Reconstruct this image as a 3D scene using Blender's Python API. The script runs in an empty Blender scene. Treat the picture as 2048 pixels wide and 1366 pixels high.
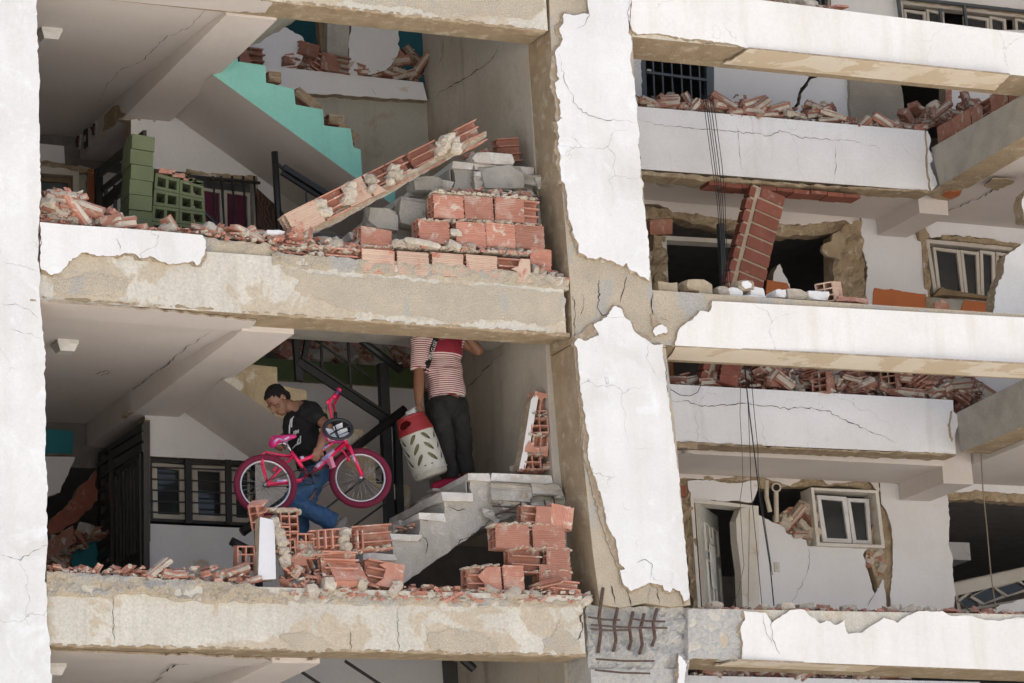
import bpy, bmesh, math, random
from mathutils import Vector, Matrix, noise as mn
from mathutils.geometry import tessellate_polygon

# ------------------------------------------------------------------ camera, sky, sun, exposure
SC = bpy.context.scene
COL = SC.collection
FPX = 6594.5                                    # focal length in pixels of a 2048 px wide frame
AX = Vector((0.90548402, 0.05719853, 0.42050804))    # world X (along the facade) seen by the camera (right, down, forward)
AY = Vector((-0.42087043, 0.24820903, 0.87250235))   # world Y (into the building)
AZ = Vector((-0.05446804, -0.96701634, 0.24882248))  # world Z (up)
FWD = Vector((AX.z, AY.z, AZ.z))
CAM = Vector((0, 0, 8.3)) - 26.0 * FWD
cd = bpy.data.cameras.new('camera'); cam = bpy.data.objects.new('camera', cd); COL.objects.link(cam)
rt = Vector((AX.x, AY.x, AZ.x)); up = -Vector((AX.y, AY.y, AZ.y)); bk = -FWD
cam.matrix_world = Matrix(((rt.x, up.x, bk.x, CAM.x), (rt.y, up.y, bk.y, CAM.y), (rt.z, up.z, bk.z, CAM.z), (0, 0, 0, 1)))
cd.sensor_width = 36; cd.lens = 36 * FPX / 2048; cd.clip_start = 0.5; cd.clip_end = 3000
SC.camera = cam

SUN_EL, SUN_AZ = math.radians(78), math.radians(35)      # azimuth clockwise from +Y: high sun behind the building, the facade is in open shade above sunlit ground
w = bpy.data.worlds.new('World'); SC.world = w; w.use_nodes = True
nt = w.node_tree; bg = nt.nodes['Background']
sky = nt.nodes.new('ShaderNodeTexSky'); sky.sky_type = 'NISHITA'; sky.sun_disc = False
sky.sun_elevation = SUN_EL; sky.sun_rotation = SUN_AZ; sky.air_density = 1.0; sky.dust_density = 6.0; sky.ozone_density = 0.7
nt.links.new(sky.outputs[0], bg.inputs[0]); bg.inputs[1].default_value = 0.15
ld = bpy.data.lights.new('sun', 'SUN'); ld.energy = 5.0; ld.angle = math.radians(0.5); ld.color = (1.0, 0.985, 0.965)
sun = bpy.data.objects.new('sun', ld); COL.objects.link(sun)
sd = Vector((math.sin(SUN_AZ) * math.cos(SUN_EL), math.cos(SUN_AZ) * math.cos(SUN_EL), math.sin(SUN_EL)))
sun.rotation_euler = (-sd).to_track_quat('-Z', 'Y').to_euler(); sun.location = (10, -30, 40)
vs = SC.view_settings; vs.view_transform = 'Standard'; vs.look = 'None'; vs.gamma = 1; vs.exposure = 0.68; vs.use_curve_mapping = False
SC.render.engine = 'CYCLES'
SC.cycles.max_bounces = 8; SC.cycles.diffuse_bounces = 5

# ------------------------------------------------------------------ helpers
def ray(px, py):
    d = Vector((px - 1024, py - 683, FPX))
    return Vector((AX.dot(d), AY.dot(d), AZ.dot(d)))
def W(px, py, Y=0.0):
    r = ray(px, py); return CAM + r * ((Y - CAM.y) / r.y)
def WX(px, py, X):
    r = ray(px, py); return CAM + r * ((X - CAM.x) / r.x)
def WZ(px, py, Z):
    r = ray(px, py); return CAM + r * ((Z - CAM.z) / r.z)
S = 2.58                                          # storey height

def mesh(name, verts, faces, mats, smooth=False, fm=None):
    me = bpy.data.meshes.new(name)
    me.from_pydata([tuple(v) for v in verts], [], faces)
    for m in (mats if isinstance(mats, (list, tuple)) else [mats]):
        if m: me.materials.append(m)
    if fm: me.polygons.foreach_set('material_index', fm)
    if smooth: me.polygons.foreach_set('use_smooth', [True] * len(me.polygons))
    me.update()
    return me
def link(name, me, parent=None, loc=None, rot=None):
    o = bpy.data.objects.new(name, me); COL.objects.link(o)
    if parent: o.parent = parent
    if loc is not None: o.location = loc
    if rot is not None: o.rotation_euler = rot
    return o
def mk(name, verts, faces, mats, parent=None, smooth=False, fm=None):
    return link(name, mesh(name, verts, faces, mats, smooth, fm), parent)
def bm_obj(name, bm, mats, parent=None, smooth=False):
    me = bpy.data.meshes.new(name); bmesh.ops.recalc_face_normals(bm, faces=bm.faces); bm.to_mesh(me); bm.free()
    for m in (mats if isinstance(mats, (list, tuple)) else [mats]): me.materials.append(m)
    if smooth: me.polygons.foreach_set('use_smooth', [True] * len(me.polygons))
    return link(name, me, parent)
def tag(o, label, cat, group=None, kind=None):
    if label: o['label'] = label
    if cat: o['category'] = cat
    if group: o['group'] = group
    if kind: o['kind'] = kind
    return o
def empty(name, label, cat, loc=(0, 0, 0), group=None):
    o = link(name, None); o.location = loc; o.empty_display_size = .1
    return tag(o, label, cat, group)
BOXF = [(0, 3, 2, 1), (4, 5, 6, 7), (0, 1, 5, 4), (1, 2, 6, 5), (2, 3, 7, 6), (3, 0, 4, 7)]
def hexv(x0, x1, y0, y1, z0, z1):
    return [Vector(p) for p in ((x0, y0, z0), (x1, y0, z0), (x1, y1, z0), (x0, y1, z0), (x0, y0, z1), (x1, y0, z1), (x1, y1, z1), (x0, y1, z1))]
def box(name, x0, x1, y0, y1, z0, z1, m, parent=None):
    return mk(name, hexv(x0, x1, y0, y1, z0, z1), BOXF, m, parent)
class MB:                                          # collects pieces that make up ONE part
    def __init__(s): s.v = []; s.f = []; s.m = []
    def add(s, v, f, mi=0):
        b = len(s.v); s.v += [Vector(p) for p in v]; s.f += [tuple(i + b for i in q) for q in f]; s.m += [mi] * len(f); return s
    def box(s, x0, x1, y0, y1, z0, z1, mi=0): return s.add(hexv(x0, x1, y0, y1, z0, z1), BOXF, mi)
    def bar(s, a, b, w, d=None, mi=0, upv=(0, 1, 0)):       # square section bar from a to b
        a = Vector(a); b = Vector(b); d = d or w; t = (b - a).normalized(); u = Vector(upv)
        if abs(t.dot(u)) > .95: u = Vector((1, 0, 0))
        n = t.cross(u).normalized() * w / 2; q = n.cross(t).normalized() * d / 2
        return s.add([a - n - q, a + n - q, a + n + q, a - n + q, b - n - q, b + n - q, b + n + q, b - n + q], BOXF, mi)
    def tube(s, pts, r, n=8, mi=0, cap=True):
        pts = [Vector(p) for p in pts]; rs = r if isinstance(r, (list, tuple)) else [r] * len(pts)
        b = len(s.v); u = None
        for i, p in enumerate(pts):
            t = (pts[min(i + 1, len(pts) - 1)] - pts[max(i - 1, 0)]).normalized()
            if u is None:
                u = t.cross(Vector((0, 0, 1)))
                if u.length < .05: u = t.cross(Vector((0, 1, 0)))
            u = (u - t * u.dot(t)).normalized(); q = t.cross(u)
            for k in range(n):
                a = 2 * math.pi * k / n; s.v.append(p + (u * math.cos(a) + q * math.sin(a)) * rs[i])
        for i in range(len(pts) - 1):
            for k in range(n):
                k2 = (k + 1) % n; s.f.append((b + i * n + k, b + i * n + k2, b + (i + 1) * n + k2, b + (i + 1) * n + k)); s.m.append(mi)
        if cap:
            s.f.append(tuple(b + k for k in range(n))[::-1]); s.m.append(mi)
            e = b + (len(pts) - 1) * n; s.f.append(tuple(e + k for k in range(n))); s.m.append(mi)
        return s
    def build(s, name, mats, parent=None, smooth=False): return mk(name, s.v, s.f, mats, parent, smooth, s.m)
    def mesh(s, name, mats, smooth=False): return mesh(name, s.v, s.f, mats, smooth, s.m)

def jag(pts, amp=3.0, step=9.0, seed=0, straight=()):
    """break every edge of a closed pixel outline into an irregular line, but leave the edges in `straight` (index of start point) clean"""
    R = random.Random(seed); out = []
    n = len(pts)
    for i in range(n):
        a = pts[i]; b = pts[(i + 1) % n]; out.append(a)
        if i in straight: continue
        L = math.hypot(b[0] - a[0], b[1] - a[1]); k = int(L / step)
        if k < 1: continue
        nx, ny = -(b[1] - a[1]) / L, (b[0] - a[0]) / L; o = 0
        for j in range(1, k + 1):
            t = (j + R.uniform(-.35, .35)) / (k + 1); o = .45 * o + R.uniform(-amp, amp) * (2.0 if R.random() < .12 else 1)
            o *= min(1, 3 * min(t, 1 - t) + .25)
            out.append((a[0] + (b[0] - a[0]) * t + nx * o, a[1] + (b[1] - a[1]) * t + ny * o))
    return out
def prism3(name, front, back, mats, parent=None, sub=None):
    """solid between two matching 3D outlines; mats[0] front and back, mats[1] the edges"""
    bm = bmesh.new(); n = len(front)
    a = [bm.verts.new(p) for p in front]; b = [bm.verts.new(p) for p in back]
    ms = mats if isinstance(mats, (list, tuple)) else [mats]
    for i in range(n):
        j = (i + 1) % n
        if (a[i].co - a[j].co).length < 1e-6: continue
        q = bm.faces.new((a[j], a[i], b[i], b[j]))
        if len(ms) > 1: q.material_index = 1
    for t in tessellate_polygon([[Vector(p) for p in front]]):
        for q in ([a[i] for i in t], [b[i] for i in t][::-1]):
            try: bm.faces.new(q)
            except ValueError: pass
    return bm_obj(name, bm, ms, parent)
def slab(name, px, Y, th, mats, parent=None, j=0, step=9, seed=0, straight=(), grow=None):
    """plate traced as an outline on the vertical plane Y, th thick (into the building)"""
    if j: px = jag(px, j, step, seed, straight)
    fr = [W(x, y, Y) for x, y in px]
    R = random.Random(seed + 5); c = sum(fr, Vector()) / len(fr)
    if grow is None: grow = .030 if name == 'plaster_sheet' and j else 0
    bk_ = [p + Vector((0, th, 0)) + (((p - c).normalized() * grow * R.random()) if grow else Vector()) for p in fr]
    return prism3(name, fr, bk_, mats, parent)
def undercoat(px, keep, parent, seed, Y=-.013, th=.012, amp=8):
    """the ragged first coat that shows beyond the broken edge of a plaster sheet"""
    R = random.Random(seed); n = len(px); A = sum(px[i][0] * px[(i + 1) % n][1] - px[(i + 1) % n][0] * px[i][1] for i in range(n)); sg = 1 if A > 0 else -1; out = []
    for i in range(n):
        a, b = px[(i - 2) % n], px[(i + 2) % n]; dx, dy = b[0] - a[0], b[1] - a[1]; L = math.hypot(dx, dy) or 1
        d = amp * max(0, .35 + 1.3 * mn.noise(Vector((px[i][0] * .02, px[i][1] * .02, seed))) + R.uniform(-.25, .25)) if keep(*px[i]) else -1.5
        out.append((px[i][0] + sg * dy / L * d, px[i][1] - sg * dx / L * d))
    return slab('plaster_undercoat', out, Y, th, [MORT, MORT], parent)
def hslab(name, px, Z, th, mats, parent=None, j=0, step=9, seed=0, straight=()):
    """plate traced on the horizontal plane Z, th thick upwards"""
    if j: px = jag(px, j, step, seed, straight)
    fr = [WZ(x, y, Z) for x, y in px]
    return prism3(name, fr, [p + Vector((0, 0, th)) for p in fr], mats, parent)
def xslab(name, px, X, th, mats, parent=None, j=0, step=9, seed=0, straight=()):
    if j: px = jag(px, j, step, seed, straight)
    fr = [WX(x, y, X) for x, y in px]
    return prism3(name, fr, [p + Vector((th, 0, 0)) for p in fr], mats, parent)
def crack(px, Y, mat, parent, wd=.008, seed=0, plane='y', lift=.004, amp=2.2, name='crack'):
    """an open crack: a thin ragged dark gap that follows a traced line"""
    R = random.Random(seed); pts = []
    for i in range(len(px) - 1):
        a, b = px[i], px[i + 1]; L = math.hypot(b[0] - a[0], b[1] - a[1]); k = max(1, int(L / 6))
        for q in range(k):
            t = q / k; pts.append((a[0] + (b[0] - a[0]) * t + R.uniform(-amp, amp), a[1] + (b[1] - a[1]) * t + R.uniform(-amp, amp)))
    pts.append(px[-1])
    fn = {'y': W, 'x': WX, 'z': WZ}[plane]; P = [fn(x, y, Y) for x, y in pts]
    nrm = {'y': Vector((0, -1, 0)), 'x': Vector((-1, 0, 0)), 'z': Vector((0, 0, -1))}[plane]
    v = []; f = []; n = len(P)
    for i, p in enumerate(P):
        t = (P[min(i + 1, n - 1)] - P[max(i - 1, 0)]).normalized(); s = t.cross(nrm) * wd * .36 * (.2 + R.random()) * min(1, .25 + 4 * min(i, n - 1 - i) / n)
        v += [p + s + nrm * lift, p - s + nrm * lift]
        if i: f.append((2 * i - 2, 2 * i - 1, 2 * i + 1, 2 * i))
    return mk(name, v, f, mat, parent)
def fbm(p, o=4):
    s = 0; a = 1
    for _ in range(o): s += a * mn.noise(p); p = p * 2.1; a *= .5
    return s
def rough_band(name, top, bot, Y, th, mat, parent, amp=.03, nx=90, nz=12, seed=0, sc=7.0, taper=.5):
    """broken concrete or mortar band between two traced lines (x ascending), with a knobbly face"""
    def lerp(pl, t):
        x = pl[0][0] + (pl[-1][0] - pl[0][0]) * t
        for i in range(len(pl) - 1):
            if x <= pl[i + 1][0] + 1e-6:
                k = (x - pl[i][0]) / max(1e-6, pl[i + 1][0] - pl[i][0]); return x, pl[i][1] + (pl[i + 1][1] - pl[i][1]) * k
        return pl[-1]
    v = []; f = []
    for i in range(nx + 1):
        t = i / nx; A = W(*lerp(bot, t), Y); B = W(*lerp(top, t), Y)
        jz = .018 * fbm(Vector((A.x * 9, seed, 0))); jz2 = .018 * fbm(Vector((A.x * 11, seed + 9, 3)))
        for k in range(nz + 1):
            s = k / nz; p = A.lerp(B, s) + Vector((0, 0, jz * (1 - s) + jz2 * s))
            e = min(1, 5 * s + (1 - taper), 5 * (1 - s) + (1 - taper))
            p.y += -amp * fbm(Vector((p.x * sc, p.z * sc, seed))) * e + (1 - e) * .01
            v.append(p)
    m = nz + 1; nb = len(v)
    for i in range(nx):
        for k in range(nz): f.append((i * m + k, (i + 1) * m + k, (i + 1) * m + k + 1, i * m + k + 1))
    for i in range(nx + 1): v.append(v[i * m] + Vector((0, th, 0))); v.append(v[i * m + nz] + Vector((0, th, 0)))
    for i in range(nx):
        a = nb + 2 * i
        f.append((i * m, a, a + 2, (i + 1) * m)); f.append((i * m + nz, (i + 1) * m + nz, a + 3, a + 1)); f.append((a, a + 1, a + 3, a + 2))
    f.append(tuple([k for k in range(m)] + [nb + 1, nb])); e0 = nx * m
    f.append(tuple([nb + 2 * nx, nb + 2 * nx + 1] + [e0 + k for k in range(nz, -1, -1)]))
    return mk(name, v, f, mat, parent, smooth=False)

# ------------------------------------------------------------------ materials
def lin(c):                                        # sRGB 0-255 -> linear
    return tuple(((x / 255) / 12.92 if x / 255 < .04045 else ((x / 255 + .055) / 1.055) ** 2.4) for x in c)
def M(name, c1, c2, s=2.5, patch=None, streak=None, bump=.25, bs=60, rough=.9, rnd=0.0, pits=0.0, metal=0.0, fine=.12, bd=.01, patch2=None, craze=0.0):
    m = bpy.data.materials.new(name); m.use_nodes = True; t = m.node_tree; N = t.nodes; L = t.links
    b = N['Principled BSDF']; b.inputs['Roughness'].default_value = rough; b.inputs['Metallic'].default_value = metal
    b.inputs['Specular IOR Level'].default_value = .25 if rough > .6 else .5
    tc = N.new('ShaderNodeTexCoord'); oi = N.new('ShaderNodeObjectInfo')
    ad = N.new('ShaderNodeVectorMath'); ad.operation = 'MULTIPLY_ADD'
    cx = N.new('ShaderNodeCombineXYZ')
    for k in range(3): L.new(oi.outputs['Random'], cx.inputs[k])
    L.new(cx.outputs[0], ad.inputs[0]); ad.inputs[1].default_value = (7, 5, 3); L.new(tc.outputs['Object'], ad.inputs[2])
    V = ad.outputs[0]
    def noise(sc, det=8, ro=.6, vec=None, dist=0.0):
        n = N.new('ShaderNodeTexNoise'); n.inputs['Scale'].default_value = sc; n.inputs['Detail'].default_value = det
        n.inputs['Roughness'].default_value = ro; n.inputs['Distortion'].default_value = dist; L.new(vec or V, n.inputs['Vector']); return n.outputs['Fac']
    def ramp(x, lo, hi):
        r = N.new('ShaderNodeMapRange'); r.inputs[1].default_value = lo; r.inputs[2].default_value = hi; r.clamp = True; L.new(x, r.inputs[0]); return r.outputs[0]
    def mix(fac, a, bb, mode='MIX'):
        x = N.new('ShaderNodeMix'); x.data_type = 'RGBA'; x.blend_type = mode
        if isinstance(fac, float): x.inputs[0].default_value = fac
        else: L.new(fac, x.inputs[0])
        for i, c in ((6, a), (7, bb)):
            if isinstance(c, tuple): x.inputs[i].default_value = (*c[:3], 1)
            else: L.new(c, x.inputs[i])
        return x.outputs[2]
    col = mix(ramp(noise(s), .36, .64), c1, c2)
    h = None
    for pt in (patch, patch2):
        if pt:
            c3, sc, lo, hi = pt; pf = ramp(noise(sc, 10, .62, None, .6), lo, hi); col = mix(pf, col, c3)
    if streak:
        mp = N.new('ShaderNodeMapping'); mp.inputs['Scale'].default_value = (1, 1, .12); L.new(V, mp.inputs[0])
        c3, sc, lo, hi, am = streak; sf = ramp(noise(sc, 5, .6, mp.outputs[0]), lo, hi)
        mm = N.new('ShaderNodeMath'); mm.operation = 'MULTIPLY'; mm.inputs[1].default_value = am; L.new(sf, mm.inputs[0]); col = mix(mm.outputs[0], col, c3)
    if fine:
        fn = ramp(noise(s * 30, 4, .7), .3, .7); g = N.new('ShaderNodeMapRange'); g.inputs[3].default_value = 1 - fine; g.inputs[4].default_value = 1 + fine; L.new(fn, g.inputs[0])
        cc = N.new('ShaderNodeCombineColor')
        for k in range(3): L.new(g.outputs[0], cc.inputs[k])
        col = mix(1.0, col, cc.outputs[0], 'MULTIPLY')
    hgt = noise(bs, 6, .65)
    if pits:
        vo = N.new('ShaderNodeTexVoronoi'); vo.inputs['Scale'].default_value = 26; L.new(V, vo.inputs['Vector'])
        pm = ramp(noise(5, 3), .5, .62); r = ramp(vo.outputs['Distance'], .04, .12)
        iv = N.new('ShaderNodeMath'); iv.operation = 'SUBTRACT'; iv.inputs[0].default_value = 1; L.new(r, iv.inputs[1])
        ml = N.new('ShaderNodeMath'); ml.operation = 'MULTIPLY'; L.new(iv.outputs[0], ml.inputs[0]); L.new(pm, ml.inputs[1])
        m2 = N.new('ShaderNodeMath'); m2.operation = 'MULTIPLY'; m2.inputs[1].default_value = pits; L.new(ml.outputs[0], m2.inputs[0])
        col = mix(m2.outputs[0], col, tuple(x * .35 for x in c1[:3]))
    if craze:
        nv = N.new('ShaderNodeTexNoise'); nv.inputs['Scale'].default_value = 2.2; nv.inputs['Detail'].default_value = 5; L.new(V, nv.inputs['Vector'])
        va = N.new('ShaderNodeVectorMath'); va.operation = 'MULTIPLY_ADD'; L.new(nv.outputs['Color'], va.inputs[0]); va.inputs[1].default_value = (.55, .55, .55); L.new(V, va.inputs[2])
        v2 = N.new('ShaderNodeTexVoronoi'); v2.feature = 'DISTANCE_TO_EDGE'; v2.inputs['Scale'].default_value = 1.5; L.new(va.outputs[0], v2.inputs['Vector'])
        ln = ramp(v2.outputs['Distance'], .006, .0); lm = ramp(noise(1.1, 3), .5, .6)
        ml = N.new('ShaderNodeMath'); ml.operation = 'MULTIPLY'; L.new(ln, ml.inputs[0]); L.new(lm, ml.inputs[1]); m2 = N.new('ShaderNodeMath'); m2.operation = 'MULTIPLY'; m2.inputs[1].default_value = craze; L.new(ml.outputs[0], m2.inputs[0])
        col = mix(m2.outputs[0], col, tuple(x * .45 for x in c2[:3]))
    if rnd:
        hs = N.new('ShaderNodeHueSaturation'); mr = N.new('ShaderNodeMapRange'); mr.inputs[3].default_value = 1 - rnd; mr.inputs[4].default_value = 1 + rnd
        L.new(oi.outputs['Random'], mr.inputs[0]); L.new(mr.outputs[0], hs.inputs['Value']); L.new(col, hs.inputs['Color']); col = hs.outputs[0]
    L.new(col, b.inputs['Base Color'])
    if bump:
        bp = N.new('ShaderNodeBump'); bp.inputs['Strength'].default_value = bump; bp.inputs['Distance'].default_value = bd; L.new(hgt, bp.inputs['Height']); L.new(bp.outputs[0], b.inputs['Normal'])
    return m
def P(name, c, rough=.5, metal=0.0, bump=0.0, var=.12, s=8):
    return M(name, tuple(x * (1 - var) for x in c), tuple(min(1, x * (1 + var)) for x in c), s=s, bump=bump, rough=rough, metal=metal, fine=.06)

WHITE = M('white_plaster', (.80, .795, .78), (.72, .715, .695), 1.6, patch=((.84, .84, .845), 3.5, .55, .68), streak=((.60, .57, .51), 5, .48, .8, .4), bump=.3, bs=35, fine=.045, craze=.7, patch2=((.62, .605, .57), 1.1, .56, .8))
CREAM = M('cream_plaster', (.82, .805, .77), (.76, .74, .70), 1.3, streak=((.66, .61, .53), 6, .5, .75, .5), bump=.25, bs=35, fine=.04, craze=.5)
GREYW = M('weathered_white_plaster', (.77, .765, .76), (.70, .69, .68), 1.5, streak=((.50, .475, .44), 6, .55, .8, .5), bump=.2, bs=40, fine=.05, craze=.5)
WALLW = M('interior_white_wall', (.73, .725, .73), (.67, .66, .655), 1.2, patch=((.55, .47, .36), 2.2, .66, .72), bump=.12, bs=40, fine=.03)
MORT = M('broken_mortar', (.44, .35, .25), (.34, .27, .19), 9, patch=((.50, .43, .34), 14, .5, .62), bump=1.0, bs=45, fine=.25, bd=.02)
SCR = M('brown_scratch_coat', (.42, .33, .22), (.33, .25, .16), 6, patch=((.50, .42, .31), 8, .55, .65), streak=((.28, .22, .15), 8, .5, .7, .5), bump=.9, bs=40, fine=.22, bd=.015)
BEAM = M('beam_concrete', (.64, .605, .52), (.55, .515, .44), 1.7, patch=((.53, .455, .345), 1.9, .53, .56), streak=((.42, .38, .31), 9, .5, .75, .45), bump=.45, bs=55, pits=.8, fine=.16, patch2=((.40, .375, .33), 3.3, .60, .70))
BEAM2 = M('sandy_concrete', (.53, .45, .34), (.44, .38, .29), 3, patch=((.43, .41, .37), 2.6, .52, .60), bump=.8, bs=70, pits=.5, fine=.22, bd=.015)
GREYC = M('grey_concrete', (.43, .41, .365), (.34, .325, .285), 4, patch=((.44, .415, .36), 5, .5, .7), bump=.6, bs=50, fine=.2, pits=.4)
AGG = M('exposed_aggregate', (.64, .625, .59), (.52, .51, .48), 22, patch=((.66, .63, .57), 26, .5, .6), patch2=((.30, .30, .31), 60, .66, .70), bump=1.2, bs=60, fine=.35, bd=.02)
STEP = M('step_concrete', (.52, .485, .43), (.40, .37, .32), 3, patch=((.60, .565, .505), 5, .55, .66), streak=((.27, .25, .21), 5, .52, .7, .5), bump=.5, bs=40, fine=.15)
TREAD = M('pale_tread_mortar', (.64, .60, .54), (.52, .48, .42), 5, patch=((.70, .69, .66), 8, .5, .65), bump=.6, bs=40, fine=.15)
CEIL = M('ceiling_paint', (.66, .605, .565), (.60, .545, .50), .9, patch=((.55, .48, .41), 2.5, .66, .74), bump=.12, bs=30, fine=.03)
TQ = M('turquoise_paint', (.27, .62, .55), (.235, .56, .495), 2, patch=((.38, .66, .59), 6, .62, .72), streak=((.22, .34, .26), 7, .55, .75, .55), bump=.12, bs=40, fine=.04)
STAIN = M('stained_yellow_plaster', (.45, .37, .25), (.34, .27, .17), 3, patch=((.52, .49, .43), 3, .54, .60), streak=((.17, .13, .08), 6, .5, .68, .7), bump=.5, bs=40, fine=.15)
DTEAL = M('dim_teal_paint', (.018, .085, .10), (.015, .07, .085), 2, bump=.1, fine=.05)  # darker version of the teal, for the upper room wall
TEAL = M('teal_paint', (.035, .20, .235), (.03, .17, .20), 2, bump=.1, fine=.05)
SAGE = M('sage_wall', (.43, .42, .36), (.38, .365, .305), 1.6, patch=((.33, .29, .22), 3, .6, .72), streak=((.27, .24, .18), 6, .52, .75, .5), bump=.12, bs=40, fine=.05)
TANW = M('dirty_tan_wall', (.48, .44, .38), (.40, .355, .29), 1.1, patch=((.30, .235, .16), 1.3, .54, .78), streak=((.22, .17, .11), 6, .56, .78, .6), bump=.18, bs=40, fine=.07)
GREENP = M('green_paint', (.13, .148, .078), (.11, .127, .066), 3, patch=((.15, .18, .105), 9, .6, .7), bump=.3, bs=50, fine=.08, rnd=.07)
DGREEN = M('dark_green_wall', (.085, .115, .05), (.07, .095, .045), 2, bump=.2)
PINKW = M('pink_wall', (.50, .27, .255), (.47, .25, .235), 2, bump=.1, fine=.03)
ORANGE = M('orange_paint', (.50, .165, .065), (.45, .145, .058), 2, bump=.1, fine=.05)
BRICK = M('terracotta', (.48, .235, .17), (.42, .195, .138), 6, patch=((.52, .34, .27), 7, .52, .66), patch2=((.54, .47, .39), 11, .585, .65), bump=.4, bs=70, fine=.14, rnd=.22)
BRICKP = M('mortar_smeared_terracotta', (.60, .45, .345), (.54, .36, .275), 5, patch=((.47, .20, .135), 7, .56, .64), bump=.3, bs=60, fine=.1, rnd=.06)
BRICKD = M('dark_red_brick', (.27, .10, .07), (.22, .08, .056), 8, patch=((.34, .20, .155), 10, .58, .7), bump=.3, bs=60, fine=.15, rnd=.1)
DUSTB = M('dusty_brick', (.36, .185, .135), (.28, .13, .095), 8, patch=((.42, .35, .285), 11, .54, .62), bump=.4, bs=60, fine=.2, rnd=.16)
CHUNK = M('mortar_chunk', (.55, .485, .395), (.44, .385, .31), 9, patch=((.62, .565, .48), 10, .52, .64), bump=.9, bs=45, fine=.2, rnd=.15, bd=.015)
GATEM = M('worn_gate_paint', (.040, .038, .034), (.055, .05, .044), 10, patch=((.09, .075, .055), 30, .66, .72), bump=.15, bs=80, rough=.5, fine=.2)
METAL = M('black_painted_steel', (.010, .010, .011), (.016, .0155, .015), 8, patch=((.10, .085, .065), 30, .68, .74), bump=.15, bs=80, rough=.45, fine=.2)
BLUEM = M('blue_grey_steel', (.06, .075, .09), (.08, .095, .11), 8, bump=.1, rough=.5)
RUST = M('rusty_rebar', (.09, .05, .035), (.13, .10, .085), 25, bump=.6, bs=120, rough=.8, fine=.3)
VOID = P('crack_shadow_dirt', (.035, .028, .022), .95)  # dark colour stands in for the shade inside cracks and holes
ROOM = P('unlit_room_wall', (.16, .15, .14), .9)  # darkness of the rooms put into the wall colour
FRAME = M('cream_window_frame', (.56, .52, .46), (.48, .43, .365), 3, patch=((.36, .27, .17), 7, .6, .72), bump=.1, rough=.5, fine=.05)
FRAMEW = M('white_door_frame', (.66, .63, .575), (.58, .53, .46), 3, patch=((.45, .32, .19), 6, .6, .75), bump=.1, rough=.5, fine=.05)
WOOD = M('old_wood', (.25, .18, .11), (.17, .12, .07), 6, bump=.3, fine=.2)
GLASS = P('dark_window_glass', (.03, .032, .034), .08)
PVC = P('old_pvc_pipe', (.55, .49, .39), .5)
GROUNDM = M('sandy_ground', (.51, .485, .44), (.445, .42, .38), .3, bump=.3, bs=8)
# ------------------------------------------------------------------ ground and the building's frame
tag(mk('ground', [(-900, -900, 0), (900, -900, 0), (900, 900, 0), (-900, 900, 0)], [(0, 1, 2, 3)], GROUNDM), 'pale sandy ground around the building', 'ground', kind='structure')
B = empty('apartment_building', 'earthquake-damaged white apartment building with broken plaster and exposed open floors', 'building', (0, 0, 0))
SOFF = M('tan_soffit_plaster', (.72, .63, .50), (.76, .69, .575), 2.2, patch=((.63, .52, .375), 2.4, .5, .54), bump=.15, bs=40, fine=.05)  # warm bounce from the ground put into the soffit colour

# left column
lc = slab('column', [(-700, -400), (66, -400), (74, 300), (80, 700), (92, 1100), (104, 1700), (-700, 1700)], 0, .42, [BEAM2, SCR], B)
LCE = [(72, -60), (74, 40), (77, 120), (78, 210), (79, 300), (82, 380), (79, 440), (77, 480), (79, 540), (78, 580), (84, 640), (89, 690), (91, 720), (90, 760), (92, 850), (90, 900), (94, 960), (95, 1040), (93, 1120), (90, 1150), (95, 1200), (96, 1260), (101, 1300), (103, 1366), (105, 1450)]
slab('plaster_sheet', [(-700, -60)] + jag(LCE, 1.6, 7, 3, (len(LCE) - 1,)) + [(-700, 1450)], -.03, .029, [WHITE, MORT], lc)
# middle column: upper, joint, tilted lower, crushed joint
mc = slab('column', [(1088, -300), (1102, 90), (1120, 330), (1140, 566), (1146, 686), (1331, 694), (1304, 578), (1296, 480), (1284, 360), (1270, 180), (1246, -300)], 0, .42, [BEAM2, SCR], B)
ml = slab('column', [(1147, 688), (1331, 696), (1350, 850), (1381, 1210), (1340, 1214), (1290, 1206), (1240, 1216), (1200, 1208), (1185, 1100), (1165, 900)], .0, .42, [BEAM2, SCR], B)
pa = [(1172, -60), (1175, 0), (1177, 28), (1153, 30), (1128, 27), (1127, 42), (1120, 65), (1126, 78), (1112, 100), (1110, 108), (1114, 150), (1119, 158), (1110, 165), (1112, 185), (1120, 200), (1120, 232), (1126, 236), (1113, 244), (1118, 270), (1121, 310), (1121, 345), (1132, 380), (1135, 420), (1148, 470), (1158, 505), (1175, 516), (1200, 514), (1225, 522), (1248, 532), (1254, 526), (1258, 537), (1299, 562), (1297, 480), (1291, 430), (1285, 380), (1281, 330), (1275, 240), (1270, 180), (1261, 110), (1262, 78), (1258, 60), (1262, 0), (1258, -60)]
slab('plaster_sheet', pa, -.03, .029, [WHITE, MORT], mc, 2.0, 6, 11, (0, len(pa) - 1, len(pa) - 2))
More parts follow.
